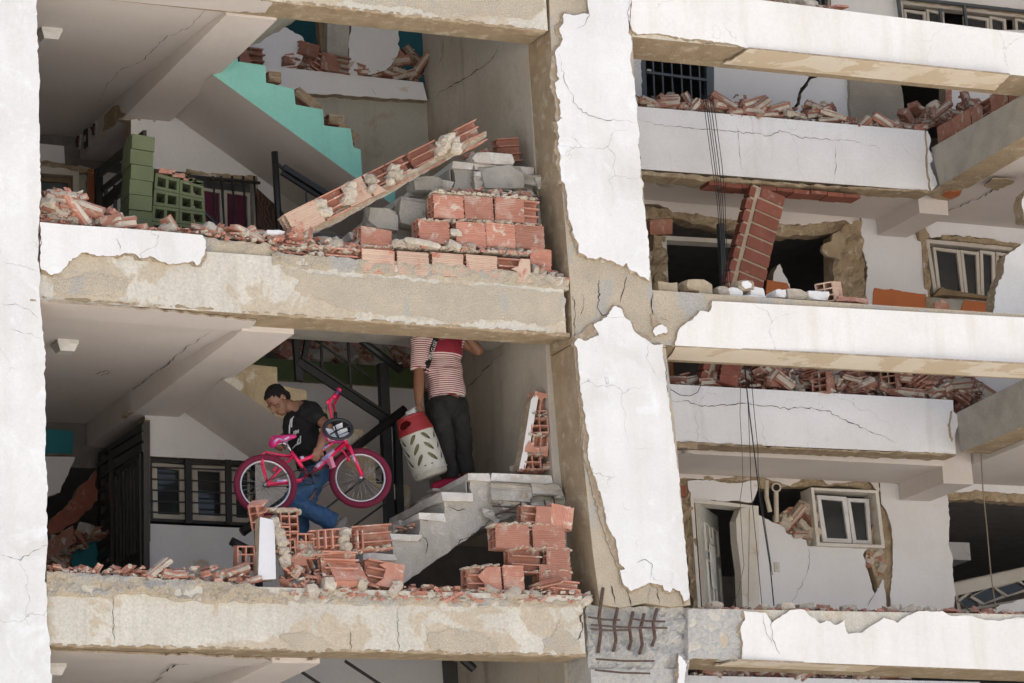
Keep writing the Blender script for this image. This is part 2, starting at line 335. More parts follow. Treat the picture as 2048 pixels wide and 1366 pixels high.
pb = [(1232, 612), (1245, 620), (1250, 635), (1262, 645), (1275, 668), (1285, 675), (1308, 690), (1325, 688), (1327, 720), (1336, 780), (1351, 900), (1363, 1010), (1373, 1120), (1379, 1192), (1368, 1203), (1360, 1182), (1345, 1176), (1340, 1185), (1328, 1180), (1325, 1170), (1312, 1168), (1300, 1165), (1285, 1172), (1262, 1182), (1248, 1170), (1242, 1150), (1240, 1140), (1250, 1138), (1238, 1125), (1232, 1080), (1215, 1050), (1205, 1000), (1192, 960), (1180, 930), (1175, 900), (1178, 870), (1170, 840), (1165, 800), (1160, 770), (1157, 730), (1155, 700), (1149, 685), (1155, 677), (1163, 678), (1172, 682), (1185, 676), (1198, 670), (1190, 655), (1188, 648), (1205, 640), (1215, 630), (1225, 615)]
slab('plaster_sheet', pb, -.03, .029, [WHITE, MORT], ml, 1.6, 6, 12)
undercoat(jag(pa, 2.0, 6, 11, (0, len(pa) - 1, len(pa) - 2)), lambda x, y: x < 1245 and y > 20, mc, 3); undercoat(jag(pb, 1.6, 6, 12), lambda x, y: (x < 1300 or y > 1150) and not (x > 1325), ml, 4)
slab('plaster_undercoat', [(1149, 672), (1160, 668), (1172, 655), (1178, 650), (1186, 648), (1192, 662), (1196, 670), (1184, 678), (1172, 684), (1160, 680), (1150, 686)], -.018, .017, [MORT, MORT], ml, 1.2, 5, 4)
slab('plaster_undercoat', [(1105, 100), (1112, 96), (1118, 112), (1122, 150), (1126, 170), (1124, 230), (1132, 240), (1128, 300), (1126, 330), (1140, 380), (1145, 420), (1158, 465), (1168, 500), (1162, 510), (1146, 480), (1135, 430), (1124, 370), (1116, 300), (1110, 200), (1100, 150)], -.014, .013, [MORT, MORT], mc, 2, 6, 5)
slab('plaster_undercoat', [(1155, 720), (1168, 740), (1172, 800), (1180, 860), (1186, 920), (1200, 960), (1215, 1010), (1225, 1050), (1246, 1100), (1252, 1140), (1250, 1165), (1225, 1110), (1200, 1040), (1182, 970), (1166, 900), (1160, 800)], -.014, .013, [MORT, MORT], ml, 2, 6, 6)
# crushed foot of the middle column
cj = rough_band('column_stub', [(1172, 1205), (1200, 1214), (1300, 1212), (1382, 1216)], [(1178, 1345), (1290, 1345), (1376, 1345)], .05, .38, AGG, B, amp=.05, nx=70, nz=30, seed=2, sc=9)
rough_band('lower_column', [(1182, 1338), (1376, 1338)], [(1192, 1500), (1392, 1500)], .035, .4, AGG, B, amp=.012, nx=50, nz=30, seed=4, sc=14)
for x0, y0, x1, y1 in ((1206, 1176, 1196, 1306), (1235, 1216, 1227, 1303), (1266, 1224, 1257, 1300), (1288, 1228, 1279, 1308), (1314, 1218, 1304, 1292)):
    m = MB(); m.tube([W(x0, y0, .0), W((x0 + x1) / 2 - 3, (y0 + y1) / 2 - 8, -.03), W((x0 + x1) / 2 + 1, (y0 + y1) / 2 + 20, -.02), W(x1, y1, .03)], .0135, 8); m.build('rebar', RUST, cj)
for x0, y0, x1, y1 in ((1182, 1250, 1334, 1256), (1176, 1234, 1240, 1240), (1260, 1237, 1330, 1243), (1182, 1258, 1262, 1260), (1192, 1318, 1308, 1322), (1190, 1340, 1300, 1347)):
    m = MB(); m.tube([W(x0, y0, -.02), W((x0 + x1) / 2, (y0 + y1) / 2 + 2, -.035), W(x1, y1, -.02)], .008, 6); m.build('rebar', RUST, cj)
slab('plaster_sheet', [(1357, 1306), (1366, 1318), (1374, 1330), (1370, 1352), (1368, 1380), (1355, 1378), (1358, 1340)], -.02, .03, [WHITE, MORT], cj, 1.5, 6, 8)

def two(name, verts, mats, parent, bottom=1):        # box whose underside has the second material
    return mk(name, verts, BOXF, mats, parent, fm=[bottom, 0, 0, 0, 0, 0])
# left-hand front beams with their broken kerbs
LB = []
for b in (3.23, 5.81, 8.39, 10.95):
    LB.append(two('beam', hexv(-5, .485, .006, .35, b, b + .47), [BEAM, SCR], B))
slab('plaster_sheet', [(80, 444), (130, 449), (240, 456), (330, 463), (405, 470), (411, 480), (410, 500), (403, 518), (395, 531), (385, 522), (360, 527), (340, 529), (325, 524), (300, 512), (285, 516), (270, 508), (250, 506), (225, 512), (200, 512), (170, 505), (150, 516), (138, 522), (130, 535), (118, 546), (104, 550), (95, 544), (80, 536)], -.026, .03, [WHITE, MORT], LB[2], 1.8, 6, 21, (0, 1, 2, 3, 26))
undercoat(jag([(80, 470), (411, 480), (410, 500), (403, 518), (395, 531), (385, 522), (360, 527), (340, 529), (325, 524), (300, 512), (285, 516), (270, 508), (250, 506), (225, 512), (200, 512), (170, 505), (150, 516), (138, 522), (130, 535), (118, 546), (104, 550), (95, 544), (80, 536)], 1.8, 6, 21, (0, 22)), lambda x, y: y > 500 and x > 84, LB[2], 5, Y=-.008)
undercoat(jag(pr2_, 1.4, 7, 43), lambda x, y: y < 1275 and x < 2040, LB[2], 6) if False else None
rough_band('mortar_kerb', [(78, 446), (240, 458), (410, 471), (440, 480), (500, 484), (545, 490)], [(78, 530), (240, 528), (410, 528), (545, 528)], .03, .18, BEAM2, LB[2], amp=.018, nx=110, nz=10, seed=7, sc=10)
rough_band('mortar_kerb', [(92, 1143), (200, 1148), (300, 1155), (400, 1160), (500, 1168), (540, 1180), (575, 1196)], [(92, 1190), (180, 1195), (260, 1188), (300, 1188), (350, 1202), (430, 1205), (500, 1205), (575, 1208)], -.012, .2, BEAM2, LB[1], amp=.05, nx=120, nz=12, seed=9, sc=11)
rough_band('mortar_bed', [(545, 505), (700, 516), (900, 528), (1060, 545), (1138, 556)], [(545, 530), (700, 545), (900, 560), (1060, 573), (1138, 580)], .0, .16, BEAM2, LB[2], amp=.02, nx=110, nz=6, seed=10, sc=14)
rough_band('mortar_bed', [(560, 1180), (700, 1188), (900, 1196), (1170, 1200)], [(560, 1204), (700, 1210), (900, 1213), (1170, 1215)], .0, .16, BEAM2, LB[1], amp=.02, nx=110, nz=6, seed=11, sc=14)
# plaster still on the undersides of the left beams
hslab('soffit_plaster', [(60, 602), (250, 616), (400, 630), (512, 643), (505, 652), (484, 664), (380, 656), (60, 632)], 8.368, .015, [CEIL, MORT], LB[2], 2, 8, 31, (0, 6, 7))
hslab('soffit_plaster', [(80, 1301), (300, 1309), (450, 1315), (575, 1322), (632, 1320), (600, 1328), (555, 1335), (80, 1316)], 5.79, .015, [CEIL, MORT], LB[1], 2, 8, 32, (0, 6, 7))
hslab('soffit_plaster', [(200, -30), (400, -14), (545, 6), (538, 14), (530, 26), (452, 22), (200, -2)], 10.93, .015, [CEIL, MORT], LB[3], 2, 8, 33, (0, 5, 6))

# right-hand front beams
def plate(Rb, px, Y, th, mats, par, **k): return slab('plaster_sheet', px, Y, th, mats, par, **k)
R0 = slab('beam', [(1250, -35), (2500, 124), (2500, 197), (1260, 73)], .006, .5, [BEAM, SCR], B)
R1 = slab('beam', [(1302, 580), (2500, 659), (2500, 751), (1330, 690)], .006, .5, [BEAM2, SCR], B)
R2 = slab('beam', [(1380, 1217), (2500, 1237), (2500, 1359), (1376, 1316)], .006, .5, [BEAM, SCR], B)
slab('beam', [(1400, 1800), (2500, 1840), (2500, 1950), (1400, 1880)], .006, .5, [BEAM, SCR], B)
pr0 = [(1262, -33), (2500, 124), (2500, 197), (2020, 149), (1497, 97), (1470, 89), (1440, 84), (1410, 80), (1375, 78), (1340, 71), (1300, 67), (1275, 69), (1266, 62), (1261, 40)]
slab('plaster_sheet', pr0, -.024, .03, [CREAM, MORT], R0, 1.6, 7, 41, (0, 1, 2, 3))
pr1 = [(1425, 602), (2500, 659), (2500, 751), (1350, 691), (1354, 675), (1360, 656), (1385, 640), (1400, 621), (1418, 624), (1424, 612)]
slab('plaster_sheet', pr1, -.024, .03, [CREAM, MORT], R1, 1.6, 7, 42, (0, 1, 2))
pr2 = [(1487, 1222), (1530, 1225), (1545, 1245), (1560, 1235), (1580, 1220), (1610, 1220), (1620, 1232), (1640, 1247), (1660, 1243), (1672, 1250), (1690, 1240), (1692, 1262), (1697, 1268), (1725, 1265), (1745, 1250), (1768, 1235), (1785, 1240), (1795, 1246), (1810, 1235), (1840, 1222), (1885, 1222), (1905, 1232), (1945, 1232), (1970, 1240), (2000, 1242), (2030, 1235), (2500, 1238), (2500, 1359), (1484, 1320), (1486, 1290), (1481, 1258), (1490, 1240)]
slab('plaster_sheet', pr2, -.024, .03, [CREAM, MORT], R2, 1.4, 7, 43, (25, 26, 27))
slab('plaster_sheet', [(1310, 655), (1322, 649), (1333, 654), (1335, 664), (1322, 668), (1312, 672), (1306, 664)], -.02, .026, [WHITE, MORT], R1, 1, 5, 44)
slab('plaster_undercoat', [(1301, 630), (1310, 627), (1314, 640), (1318, 648), (1309, 656), (1303, 645)], -.014, .02, [MORT, MORT], R1, 1, 5, 45)
rough_band('broken_concrete', [(1376, 1218), (1430, 1220), (1488, 1223)], [(1376, 1316), (1430, 1318), (1482, 1318)], .0, .08, AGG, R2, amp=.02, nx=50, nz=40, seed=14, sc=12, taper=.1)
hslab('soffit_plaster', [(1499, 98), (2020, 150), (2012, 158), (1990, 181), (1446, 128), (1470, 116)], 10.955, .015, [SOFF, MORT], R0, 1.5, 8, 46, (0, 3))
hslab('soffit_plaster', [(1352, 693), (2500, 752), (2500, 785), (2048, 757), (1334, 719), (1345, 706)], 8.345, .015, [SOFF, MORT], R1, 1.2, 8, 47, (0, 1, 2, 3))
hslab('soffit_plaster', [(1484, 1322), (2500, 1361), (2500, 1376), (1426, 1332), (1445, 1328)], 5.775, .015, [SOFF, MORT], R2, 1.2, 8, 48, (0, 1, 2))

# recessed gallery edges, cross beams, slabs
P1 = slab('gallery_edge_beam', [(1230, 209), (1856, 262), (1862, 382), (1230, 334)], 2.0, .25, [GREYW, MORT], B)
P2 = slab('gallery_edge_beam', [(1300, 766), (1906, 800), (1912, 908), (1300, 881)], 2.0, .25, [GREYW, MORT], B)
P3 = slab('gallery_edge_beam', [(1350, 1350), (1960, 1364), (1966, 1500), (1350, 1490)], 2.0, .25, [GREYW, MORT], B)
T1 = xslab('cross_beam', [(1862, 296), (2120, 146), (2120, 230), (1880, 372)], 5.40, .3, [GREYC, SCR], B)
T2 = xslab('cross_beam', [(1912, 826), (2120, 722), (2120, 822), (1922, 905)], 5.40, .3, [GREYC, SCR], B)
slab('plaster_sheet', [(1853, 262), (1858, 268), (1862, 282), (1858, 296), (1866, 320), (1860, 330), (1870, 352), (1876, 370), (1862, 383), (1856, 345)], 1.97, .05, [GREYW, MORT], P1, 1, 5, 51)
slab('plaster_sheet', [(1904, 822), (1918, 832), (1916, 850), (1911, 870), (1906, 880), (1900, 850)], 1.97, .05, [GREYW, MORT], P2, 1, 5, 52)
for k in range(-1, 3):
    z = 10.60 - S * k
    box('floor_slab', 1.0, 5.40, 2.26, 3.02, z, z + .5, CEIL, B)
    box('floor_slab', 5.72, 12, .52, 3.02, z + .03, z + .5, CEIL, B)
    two('cross_beam', hexv(5.38, 5.70, 2.262, 3.01, z - .16, z + .45), [CEIL, CEIL], B)
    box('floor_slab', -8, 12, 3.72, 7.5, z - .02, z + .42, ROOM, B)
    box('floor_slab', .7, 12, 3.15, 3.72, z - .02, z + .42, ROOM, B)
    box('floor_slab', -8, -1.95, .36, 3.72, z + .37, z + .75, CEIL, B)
box('rear_wall', -8, 12, 7.5, 7.7, 0, 14, ROOM, B)  # closing shell added to keep sky light out of the rooms
box('side_wall', -8.2, -8, 0, 7.7, 0, 14, ROOM, B)  # unseen side walls, added to block sky light
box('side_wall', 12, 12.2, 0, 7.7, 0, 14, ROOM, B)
box('roof_slab', -8.2, 12.2, 0.0, 7.7, 14.0, 14.3, GREYC, B)  # unseen roof, added to stop sky light from above
box('front_wall', -8.2, -5.2, .0, .2, 0, 14, GREYW, B)  # unseen wall left of the column, added against sky light
# beam along the stair opening, sagging inwards
for k, fr, fl in ((0, (553, 31), (452, 23)), (1, (588, 668), (484, 664)), (2, (640, 1322), (545, 1330))):
    a = W(*fl, .35); b = W(*fr, .35); z0 = 10.93 - S * k
    v = [Vector((a.x, .352, z0)), Vector((b.x, .352, z0)), Vector((-1.9, 2.5, z0 - .17)), Vector((-2.31, 2.5, z0 - .17)),
         Vector((a.x, .352, z0 + .42)), Vector((b.x, .352, z0 + .42)), Vector((-1.9, 2.5, z0 + .42)), Vector((-2.31, 2.5, z0 + .42))]
    two('stair_beam', v, [CEIL, CEIL], B, 0)
    box('stair_beam', -2.31, -1.9, 2.5, 3.7, z0 - .17, z0 + .4, CEIL, B)

# ------------------------------------------------------------------ the dog-leg stair, one storey traced and repeated
n0 = [W(939, 947, .42), W(883, 988, .42), W(840, 1027, .42), W(785, 1066, .42)]
run, rise = (n0[0].x - n0[3].x) / 3, (n0[0].z - n0[3].z) / 3
def near_flight(dz, damaged):
    x, z = n0[0].x, n0[0].z + dz; prof = [(.47, z - .04), (.47, z - .2), (x + .1, z - .2 - .22)]
    n = 7; zb = z - rise * n
    prof.append((x - run * n + .28, zb - .2)); prof.append((x - run * n, zb - .2)); top = []
    for i in range(n + 1): top += [(x - run * i, z - rise * i - .055), (x - run * i, z - rise * (i + 1) - .055)] if i < n else [(x - run * i, zb - .055)]
    prof += top[::-1]
    y0, y1 = .42, 1.46; RR = random.Random(int(dz * 7) + 1); pj = []
    for i in range(len(prof)):
        a_, b_ = prof[i], prof[(i + 1) % len(prof)]; nn_ = max(1, int(math.hypot(b_[0] - a_[0], b_[1] - a_[1]) / .05))
        for q_ in range(nn_): pj.append((a_[0] + (b_[0] - a_[0]) * q_ / nn_ + RR.uniform(-.012, .012), a_[1] + (b_[1] - a_[1]) * q_ / nn_ + RR.uniform(-.012, .008)))
    prof = pj
    o = prism3('stair_flight', [Vector((a, y0, c)) for a, c in prof], [Vector((a, y1, c)) for a, c in prof], [GREYC if dz > 1 else STEP, GREYC], B)
    R = random.Random(int(dz * 10) + 3)
    for i in range(1, n + 1):
        xx, zz = x - run * i, z - rise * i
        a, bq = -.03 + R.uniform(-.01, .01), run + R.uniform(-.02, .01)
        ys = [y0 - .02, y0 + R.uniform(.25, .6), y1]
        for q in range(2):
            tilt = R.uniform(-.015, .01)
            v = hexv(xx + a, xx + bq, ys[q] + .004, ys[q + 1] - .004, zz - .057, zz)
            for p in v: p.x += R.uniform(-.022, .014); p.z += R.uniform(-.016, .008) + tilt * (p.x - xx); p.y += R.uniform(-.03, .02)
            mk('tread', v, BOXF, TREAD, o)
    return o, x, z
for k in range(-1, 3):
    fl, x, z = near_flight(S * (1 - k), k)
    R = random.Random(k + 50)
    la = two('landing', hexv(x + .01, .498, 1.47, 2.49, z - .18, z), [STEP, STEP], B)
    xs = [x - .03, x + .17, .485]
    for q in range(2):
        v = hexv(xs[q] + .006, xs[q + 1] - .006, .40, 1.468, z - .058, z + .004 * q)
        for p in v: p.x += R.uniform(-.012, .012); p.z += R.uniform(-.008, .004); p.y += R.uniform(-.012, 0)
        mk('tread', v, BOXF, TREAD, fl)
    m = MB(); m.box(x - .034, x - .028, .425, 1.46, z - .17, z - .06); m.build('riser', GREYC, fl)
for k in (0, 1):
    dy_ = (0, 0, S * (1 - k)); R = random.Random(k + 70); off = Vector(dy_)
    for q in ([(982, 966), (1058, 970), (1066, 985), (1060, 1004), (1022, 1010), (984, 1004)], [(1062, 966), (1118, 968), (1122, 978), (1108, 992), (1066, 992)], [(1106, 970), (1124, 972), (1128, 1000), (1112, 996)], [(965, 1015), (985, 1020), (1000, 1042), (990, 1046), (972, 1034)], [(1000, 1008), (1020, 1002), (1024, 1016), (1010, 1022)], [(1060, 1006), (1100, 1002), (1112, 1012), (1068, 1018)], [(1030, 1030), (1090, 1022), (1100, 1034), (1040, 1040)]):
        fr_ = [W(x_, y_, .37 + R.uniform(-.03, .02)) + off for x_, y_ in jag(q, 1.5, 8, len(q))]; prism3('broken_slab_piece', fr_, [p + Vector((R.uniform(-.02, .02), .3, 0)) for p in fr_], [STEP if R.random() < .6 else TREAD, GREYC], la)
    for q in (((985, 1012), (1120, 1016)), ((1000, 1024), (1118, 1022)), ((1040, 1000), (1044, 1024)), ((1062, 998), (1050, 1022)), ((1088, 1000), (1098, 1026)), ((1106, 992), (1114, 1024)), ((990, 1030), (1040, 1008))):
        m = MB(); m.tube([W(*q[0], .36) + off, W((q[0][0] + q[1][0]) / 2, (q[0][1] + q[1][1]) / 2 + 2, .35) + off, W(*q[1], .36) + off], .007, 6); m.build('rebar', RUST, la)
fp = [(424, 150), (437, 148), (437, 112), (472, 108), (475, 124), (530, 132), (531, 166), (587, 179), (590, 210), (645, 220), (647, 252), (700, 258), (706, 296), (720, 300), (724, 362)]
f3 = [W(x, y, 1.46) for x, y in fp]
f3.append(f3[-1] + Vector((.28, 0, -.2))); f3.insert(len(f3) - 1, f3[-2] + Vector((.30, 0, .0)))
for k in range(-1, 3):
    dz = Vector((0, 0, -S * k)); pr = [p + dz for p in f3]
    o = prism3('stair_flight', pr, [p + Vector((0, 1.03, 0)) for p in pr], [CEIL if k != 0 else CEIL, CEIL], B)
    prism3('painted_stringer', [p + Vector((0, -.012, 0)) for p in pr], [p + Vector((0, -.001, 0)) for p in pr], [TQ if k == 0 else STAIN, CEIL], o)

for k in range(0, 3):
    zf = 6.24 + S * (1 - k)
    box('stair_foot_slab', -1.9, .498, .36, 1.455, zf - .2, zf, GREYC, B); box('under_stair_wall', -1.2, .498, 1.40, 1.455, zf + .002, zf + .7, ROOM, B)  # floor and dark wall added to keep the space under the stair dark
# ------------------------------------------------------------------ walls round the stair
box('stair_side_wall', .50, .64, .425, 2.52, 0.2, 14, TANW, B)
# lower storey, wall behind the stair with the barred window
wl = slab('stair_back_wall', [(290, 1047), (505, 1057), (505, 760), (846, 776), (890, 1420), (290, 1400)], 2.5, .15, [WALLW, MORT], B)
slab('stair_back_wall', [(290, 815), (504, 750), (504, 922), (290, 912)], 2.5, .15, [WALLW, MORT], B, 0)
slab('wall_band', [(480, 712), (850, 738), (850, 777), (480, 756)], 2.46, .2, [DGREEN, MORT], B)
slab('upper_room_wall', [(560, 560), (900, 590), (905, 780), (560, 760)], 3.3, .1, [PINKW, PINKW], B)
# upper storey
slab('stair_back_wall', [(560, 170), (862, 196), (872, 300), (862, 600), (560, 600)], 2.5, .15, [SAGE, MORT], B)
slab('stair_back_wall', [(262, 240), (345, 225), (559, 160), (559, 470), (518, 470), (515, 358), (384, 346), (262, 332)], 2.5, .15, [WALLW, MORT], B)
slab('wall_band', [(520, 130), (846, 165), (855, 201), (600, 186), (530, 172)], 2.41, .1, [WALLW, MORT], B, 1, 9, 5, (0, 1, 4))
slab('stair_back_wall', [(430, 100), (470, 70), (505, 48), (530, 44), (560, 52), (585, 62), (606, 75), (612, 90), (606, 112), (598, 128), (592, 140), (560, 150), (430, 150)], 2.44, .12, [WALLW, MORT], B, 2, 7, 61, (11, 12))
slab('concrete_pillar', [(655, 20), (704, 20), (700, 45), (697, 90), (695, 150), (654, 150)], 2.43, .15, [GREYC, GREYC], B, 1, 8, 62, (0, 4, 5))
slab('door_post', [(636, 20), (652, 20), (652, 140), (644, 140)], 2.5, .08, [WOOD, WOOD], B)
slab('stair_back_wall', [(704, 20), (800, 20), (797, 70), (799, 95), (795, 112), (785, 125), (772, 140), (720, 152), (696, 150), (698, 110), (694, 85), (702, 62)], 2.44, .12, [WALLW, MORT], B, 2, 7, 63, (0, 11))
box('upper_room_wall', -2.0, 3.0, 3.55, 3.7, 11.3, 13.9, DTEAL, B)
# bottom storey
slab('stair_back_wall', [(290, 1405), (890, 1430), (900, 1700), (290, 1700)], 2.5, .15, [WALLW, MORT], B)
# deep end of the hall on the left
box('hall_end_wall', -8, -2.32, 4.4, 4.5, 10.2 - .5, 13.5, WALLW, B)
slab('hall_end_wall', [(60, 855), (147, 862), (145, 908), (60, 906)], 3.62, .12, [TEAL, MORT], B)
hz = slab('hall_end_wall', [(60, 912), (150, 914), (136, 950), (120, 985), (60, 1010)], 3.68, .1, [WALLW, MORT], B, 3, 8, 65, (0, 4))
slab('hall_end_wall', [(140, 1108), (165, 1085), (180, 1075), (198, 1048), (200, 1180), (142, 1180)], 3.62, .1, [TEAL, MORT], B, 2, 8, 66)
slab('hall_end_wall', [(60, 285), (128, 292), (130, 327), (60, 322)], 3.62, .12, [WALLW, MORT], B)

xslab('plaster_scar', [(205, 262), (208, 240), (214, 226), (225, 213), (236, 210), (242, 224), (250, 228), (236, 240), (215, 258)], -2.323, .012, [SCR, MORT], B, 1.5, 6, 67)
hslab('plaster_scar', [(243, 835), (250, 826), (268, 826), (280, 832), (320, 832), (330, 838), (300, 842), (262, 842)], 8.185, .012, [SCR, MORT], B, 1.5, 6, 68)
hslab('plaster_scar', [(235, 240), (262, 240), (320, 246), (336, 254), (300, 254), (250, 248)], 10.745, .012, [MORT, MORT], B, 1.5, 6, 69)
STUC = M('grainy_stucco', (.60, .52, .40), (.52, .455, .355), 5, patch=((.50, .47, .41), 3, .56, .62), bump=1.0, bs=60, fine=.4, bd=.02)
for i, (bi, q) in enumerate(((2, [(560, 534), (640, 548), (760, 556), (900, 568), (1040, 578), (1128, 586), (1132, 640), (1090, 652), (1000, 640), (900, 646), (820, 632), (700, 622), (650, 600), (590, 580), (600, 560)]), (3, [(560, -80), (1085, -60), (1086, 20), (1060, 40), (980, 30), (900, 36), (820, 14), (740, 10), (640, -8)]), (1, [(855, 1268), (900, 1258), (960, 1266), (1000, 1290), (990, 1306), (900, 1304), (862, 1296)]), (1, [(1085, 1280), (1110, 1262), (1120, 1240), (1132, 1262), (1160, 1285), (1165, 1308), (1090, 1306)]), (1, [(560, 1270), (620, 1266), (665, 1290), (650, 1304), (590, 1300)]), (2, [(95, 545), (130, 560), (190, 545), (260, 560), (250, 592), (180, 590), (110, 585)]))):
    slab('stucco_patch', q, .0, .008, [STUC, STUC], LB[bi], 4, 6, 400 + i)
for bi, (a_, b_) in ((2, ((85, 596), (1140, 671))), (1, ((103, 1291), (1172, 1311))), (3, ((520, -2), (1092, 63)))):
    n_ = 9; pt = [(a_[0] + (b_[0] - a_[0]) * i / n_, a_[1] + (b_[1] - a_[1]) * i / n_) for i in range(n_ + 1)]
    rough_band('chipped_edge', [(x, y - 5) for x, y in pt], [(x, y + 2) for x, y in pt], .004, .1, SCR, LB[bi], amp=.012, nx=160, nz=3, seed=60 + bi, sc=16)
# ------------------------------------------------------------------ openings: frames, doors, windows, gates
def ring(name, outer, inner, Y, th, mat, parent, fn=W):
    """picture-frame shape between two traced outlines with the same number of corners"""
    n = len(outer); d = Vector((0, th, 0)) if fn is W else Vector((th, 0, 0))
    A = [fn(x, y, Y) for x, y in outer]; I = [fn(x, y, Y) for x, y in inner]
    v = A + I + [p + d for p in A] + [p + d for p in I]; f = []
    for i in range(n):
        j = (i + 1) % n
        f += [(i, j, n + j, n + i), (2 * n + i, 3 * n + i, 3 * n + j, 2 * n + j), (i, 2 * n + i, 2 * n + j, j), (n + i, n + j, 3 * n + j, 3 * n + i)]
    return mk(name, v, f, mat, parent)
def quad(name, px, Y, th, mat, parent): return slab(name, px, Y, th, [mat, mat], parent)
def inset(q, d):
    cx = sum(p[0] for p in q) / len(q); cy = sum(p[1] for p in q) / len(q)
    return [(x + (d if x < cx else -d), y + (d if y < cy else -d)) for x, y in q]
def sash(par, q, Y, w=6, th=.05, mat=None, glass=None, name='sash'):
    mat = mat or FRAME
    s = ring(name, q, inset(q, w), Y, th, mat, par)
    quad('pane', inset(q, w - 1), Y + th * .5, .008, glass or GLASS, par)
    return s
YB = 3.03
# ---- right-hand back wall, storey by storey
def wall(px, mats=None, Y=YB, th=.13, j=0, seed=0, straight=(), name='gallery_wall', step=7): return slab(name, px, Y, th, mats or [WALLW, MORT], B, j, step, seed, straight)
wall([(1662, -140), (1797, -130), (1797, 90), (1662, 80)]); wall([(1797, -130), (2500, -70), (2500, 75), (1797, -2)]); wall([(1400, -140), (1662, -140), (1662, -20), (1400, -40)])
rough_band('broken_lintel', [(1790, -10), (1950, 8), (2400, 60)], [(1790, -4), (1950, 14), (2400, 72)], YB - .03, .1, SCR, B, amp=.03, nx=60, nz=4, seed=31)
w1 = ring('window', [(1800, 0), (2200, 44), (2200, 180), (1806, 130)], [(1806, 8), (2192, 52), (2192, 172), (1812, 124)], YB + .02, .1, FRAME, B)
for q in ([(1808, 18), (1852, 24), (1858, 125), (1814, 118)], [(1853, 18), (1888, 24), (1894, 130), (1860, 124)], [(1930, 30), (1978, 36), (1984, 140), (1936, 132)], [(1979, 32), (2012, 38), (2018, 145), (1986, 140)], [(2030, 36), (2070, 44), (2076, 150), (2036, 144)]):
    sash(w1, q, YB + .04, 5)
for a, b in (((1790, -6), (2200, 40)), ((1796, -4), (1804, 60)), ((1928, 10), (1936, 80)), ((1880, 18), (1884, 60))):
    m = MB(); m.bar(W(*a, YB - .05), W(*b, YB - .05), .028); m.build('grille_bar', BLUEM, w1)
w0 = ring('window', [(1555, -60), (1662, -50), (1664, 40), (1558, 30)], [(1562, -50), (1655, -42), (1657, 34), (1565, 24)], YB + .02, .1, FRAME, B)
quad('pane', [(1562, -50), (1655, -42), (1657, 34), (1565, 24)], YB + .08, .01, GLASS, w0)
for x in (1575, 1590, 1605, 1637, 1650):
    m = MB(); m.bar(W(x, -60, YB - .05), W(x + 5, 35, YB - .05), .016); m.build('grille_bar', BLUEM, w0)
# second slot: steel gate, cracked white wall, bare pillar
wall([(1230, 60), (1280, 60), (1286, 230), (1230, 230)], [GREYW, MORT], YB - .02, j=1, seed=3)
gt = ring('security_gate', [(1281, 80), (1428, 92), (1432, 260), (1287, 250)], [(1290, 92), (1412, 100), (1416, 250), (1296, 240)], YB, .06, BLUEM, B)
for x in (1304, 1322, 1341, 1360, 1378, 1396):
    m = MB(); m.bar(W(x, 85, YB + .02), W(x + 7, 250, YB + .02), .014); m.build('bar', BLUEM, gt)
for y in (144,):
    m = MB(); m.bar(W(1290, y, YB + .01), W(1416, y + 17, YB + .01), .024); m.build('bar', BLUEM, gt)
m = MB(); m.bar(W(1294, 140, YB - .02), W(1302, 141, YB - .02), .014); m.build('handle', FRAMEW, gt)
ws = wall([(1428, 60), (1640, 60), (1640, 146), (1618, 152), (1606, 172), (1597, 186), (1594, 205), (1586, 216), (1572, 224), (1560, 262), (1428, 256)], j=1.5, seed=71, straight=(0, 9, 10))
wall([(1646, 60), (1704, 60), (1696, 165), (1700, 185), (1698, 205), (1704, 265), (1576, 262), (1590, 226), (1600, 208), (1602, 188), (1611, 176), (1622, 158), (1644, 150)], Y=YB + .015, j=1.5, seed=72, straight=(0, 4))
wall([(1560, 60), (1660, 60), (1640, 262), (1550, 262)], [VOID, VOID], Y=YB + .06, th=.03, name='wall_cavity')  # dark panel behind the gap, the shade put into its colour
slab('gallery_pillar', [(1697, 60), (1800, 60), (1802, 165), (1806, 190), (1810, 255), (1704, 255), (1699, 205), (1700, 185)], YB - .03, .2, [M('bare_pillar', (.36, .325, .27), (.30, .27, .225), 3, bump=.5, fine=.15), GREYC], B, 1, 7, 74, (0, 4))
wall([(1903, 60), (2300, 60), (2300, 300), (1912, 270), (1900, 200)], j=1, seed=75, straight=(0, 1, 2))
wall([(1888, 60), (1903, 60), (1904, 262), (1893, 262)], [DUSTB, MORT], Y=YB - .02, th=.12)
# third slot: doorway, opening, orange dado, sagging window
tb = [(1230, 380), (1345, 392), (1500, 400), (1720, 418), (1719, 447), (1700, 448), (1690, 440), (1640, 447), (1600, 452), (1560, 447), (1500, 440), (1440, 437), (1370, 425), (1345, 425), (1335, 415), (1315, 408), (1285, 408), (1230, 410)]
wall(tb, [CEIL, MORT], j=1.2, seed=76, straight=(0, 1, 2, 3, 17))
rough_band('broken_lintel', [(1240, 400), (1345, 420), (1440, 434), (1560, 442), (1640, 443), (1712, 440)], [(1240, 440), (1345, 436), (1440, 458), (1560, 472), (1640, 470), (1712, 458)], YB + .01, .14, SCR, B, amp=.05, nx=90, nz=8, seed=33, sc=8)
quad('wall_fragment', [(1300, 434), (1345, 438), (1345, 468), (1300, 470)], YB + .05, .08, BRICK, B)
df = ring('door_frame', [(1324, 471), (1490, 480), (1496, 700), (1334, 690)], [(1333, 480), (1482, 488), (1487, 700), (1342, 690)], YB - .02, .14, FRAMEW, B)
rough_band('broken_wall_edge', [(1306, 470), (1332, 474)], [(1310, 640), (1334, 640)], YB - .03, .16, SCR, B, amp=.06, nx=8, nz=40, seed=35, sc=9)
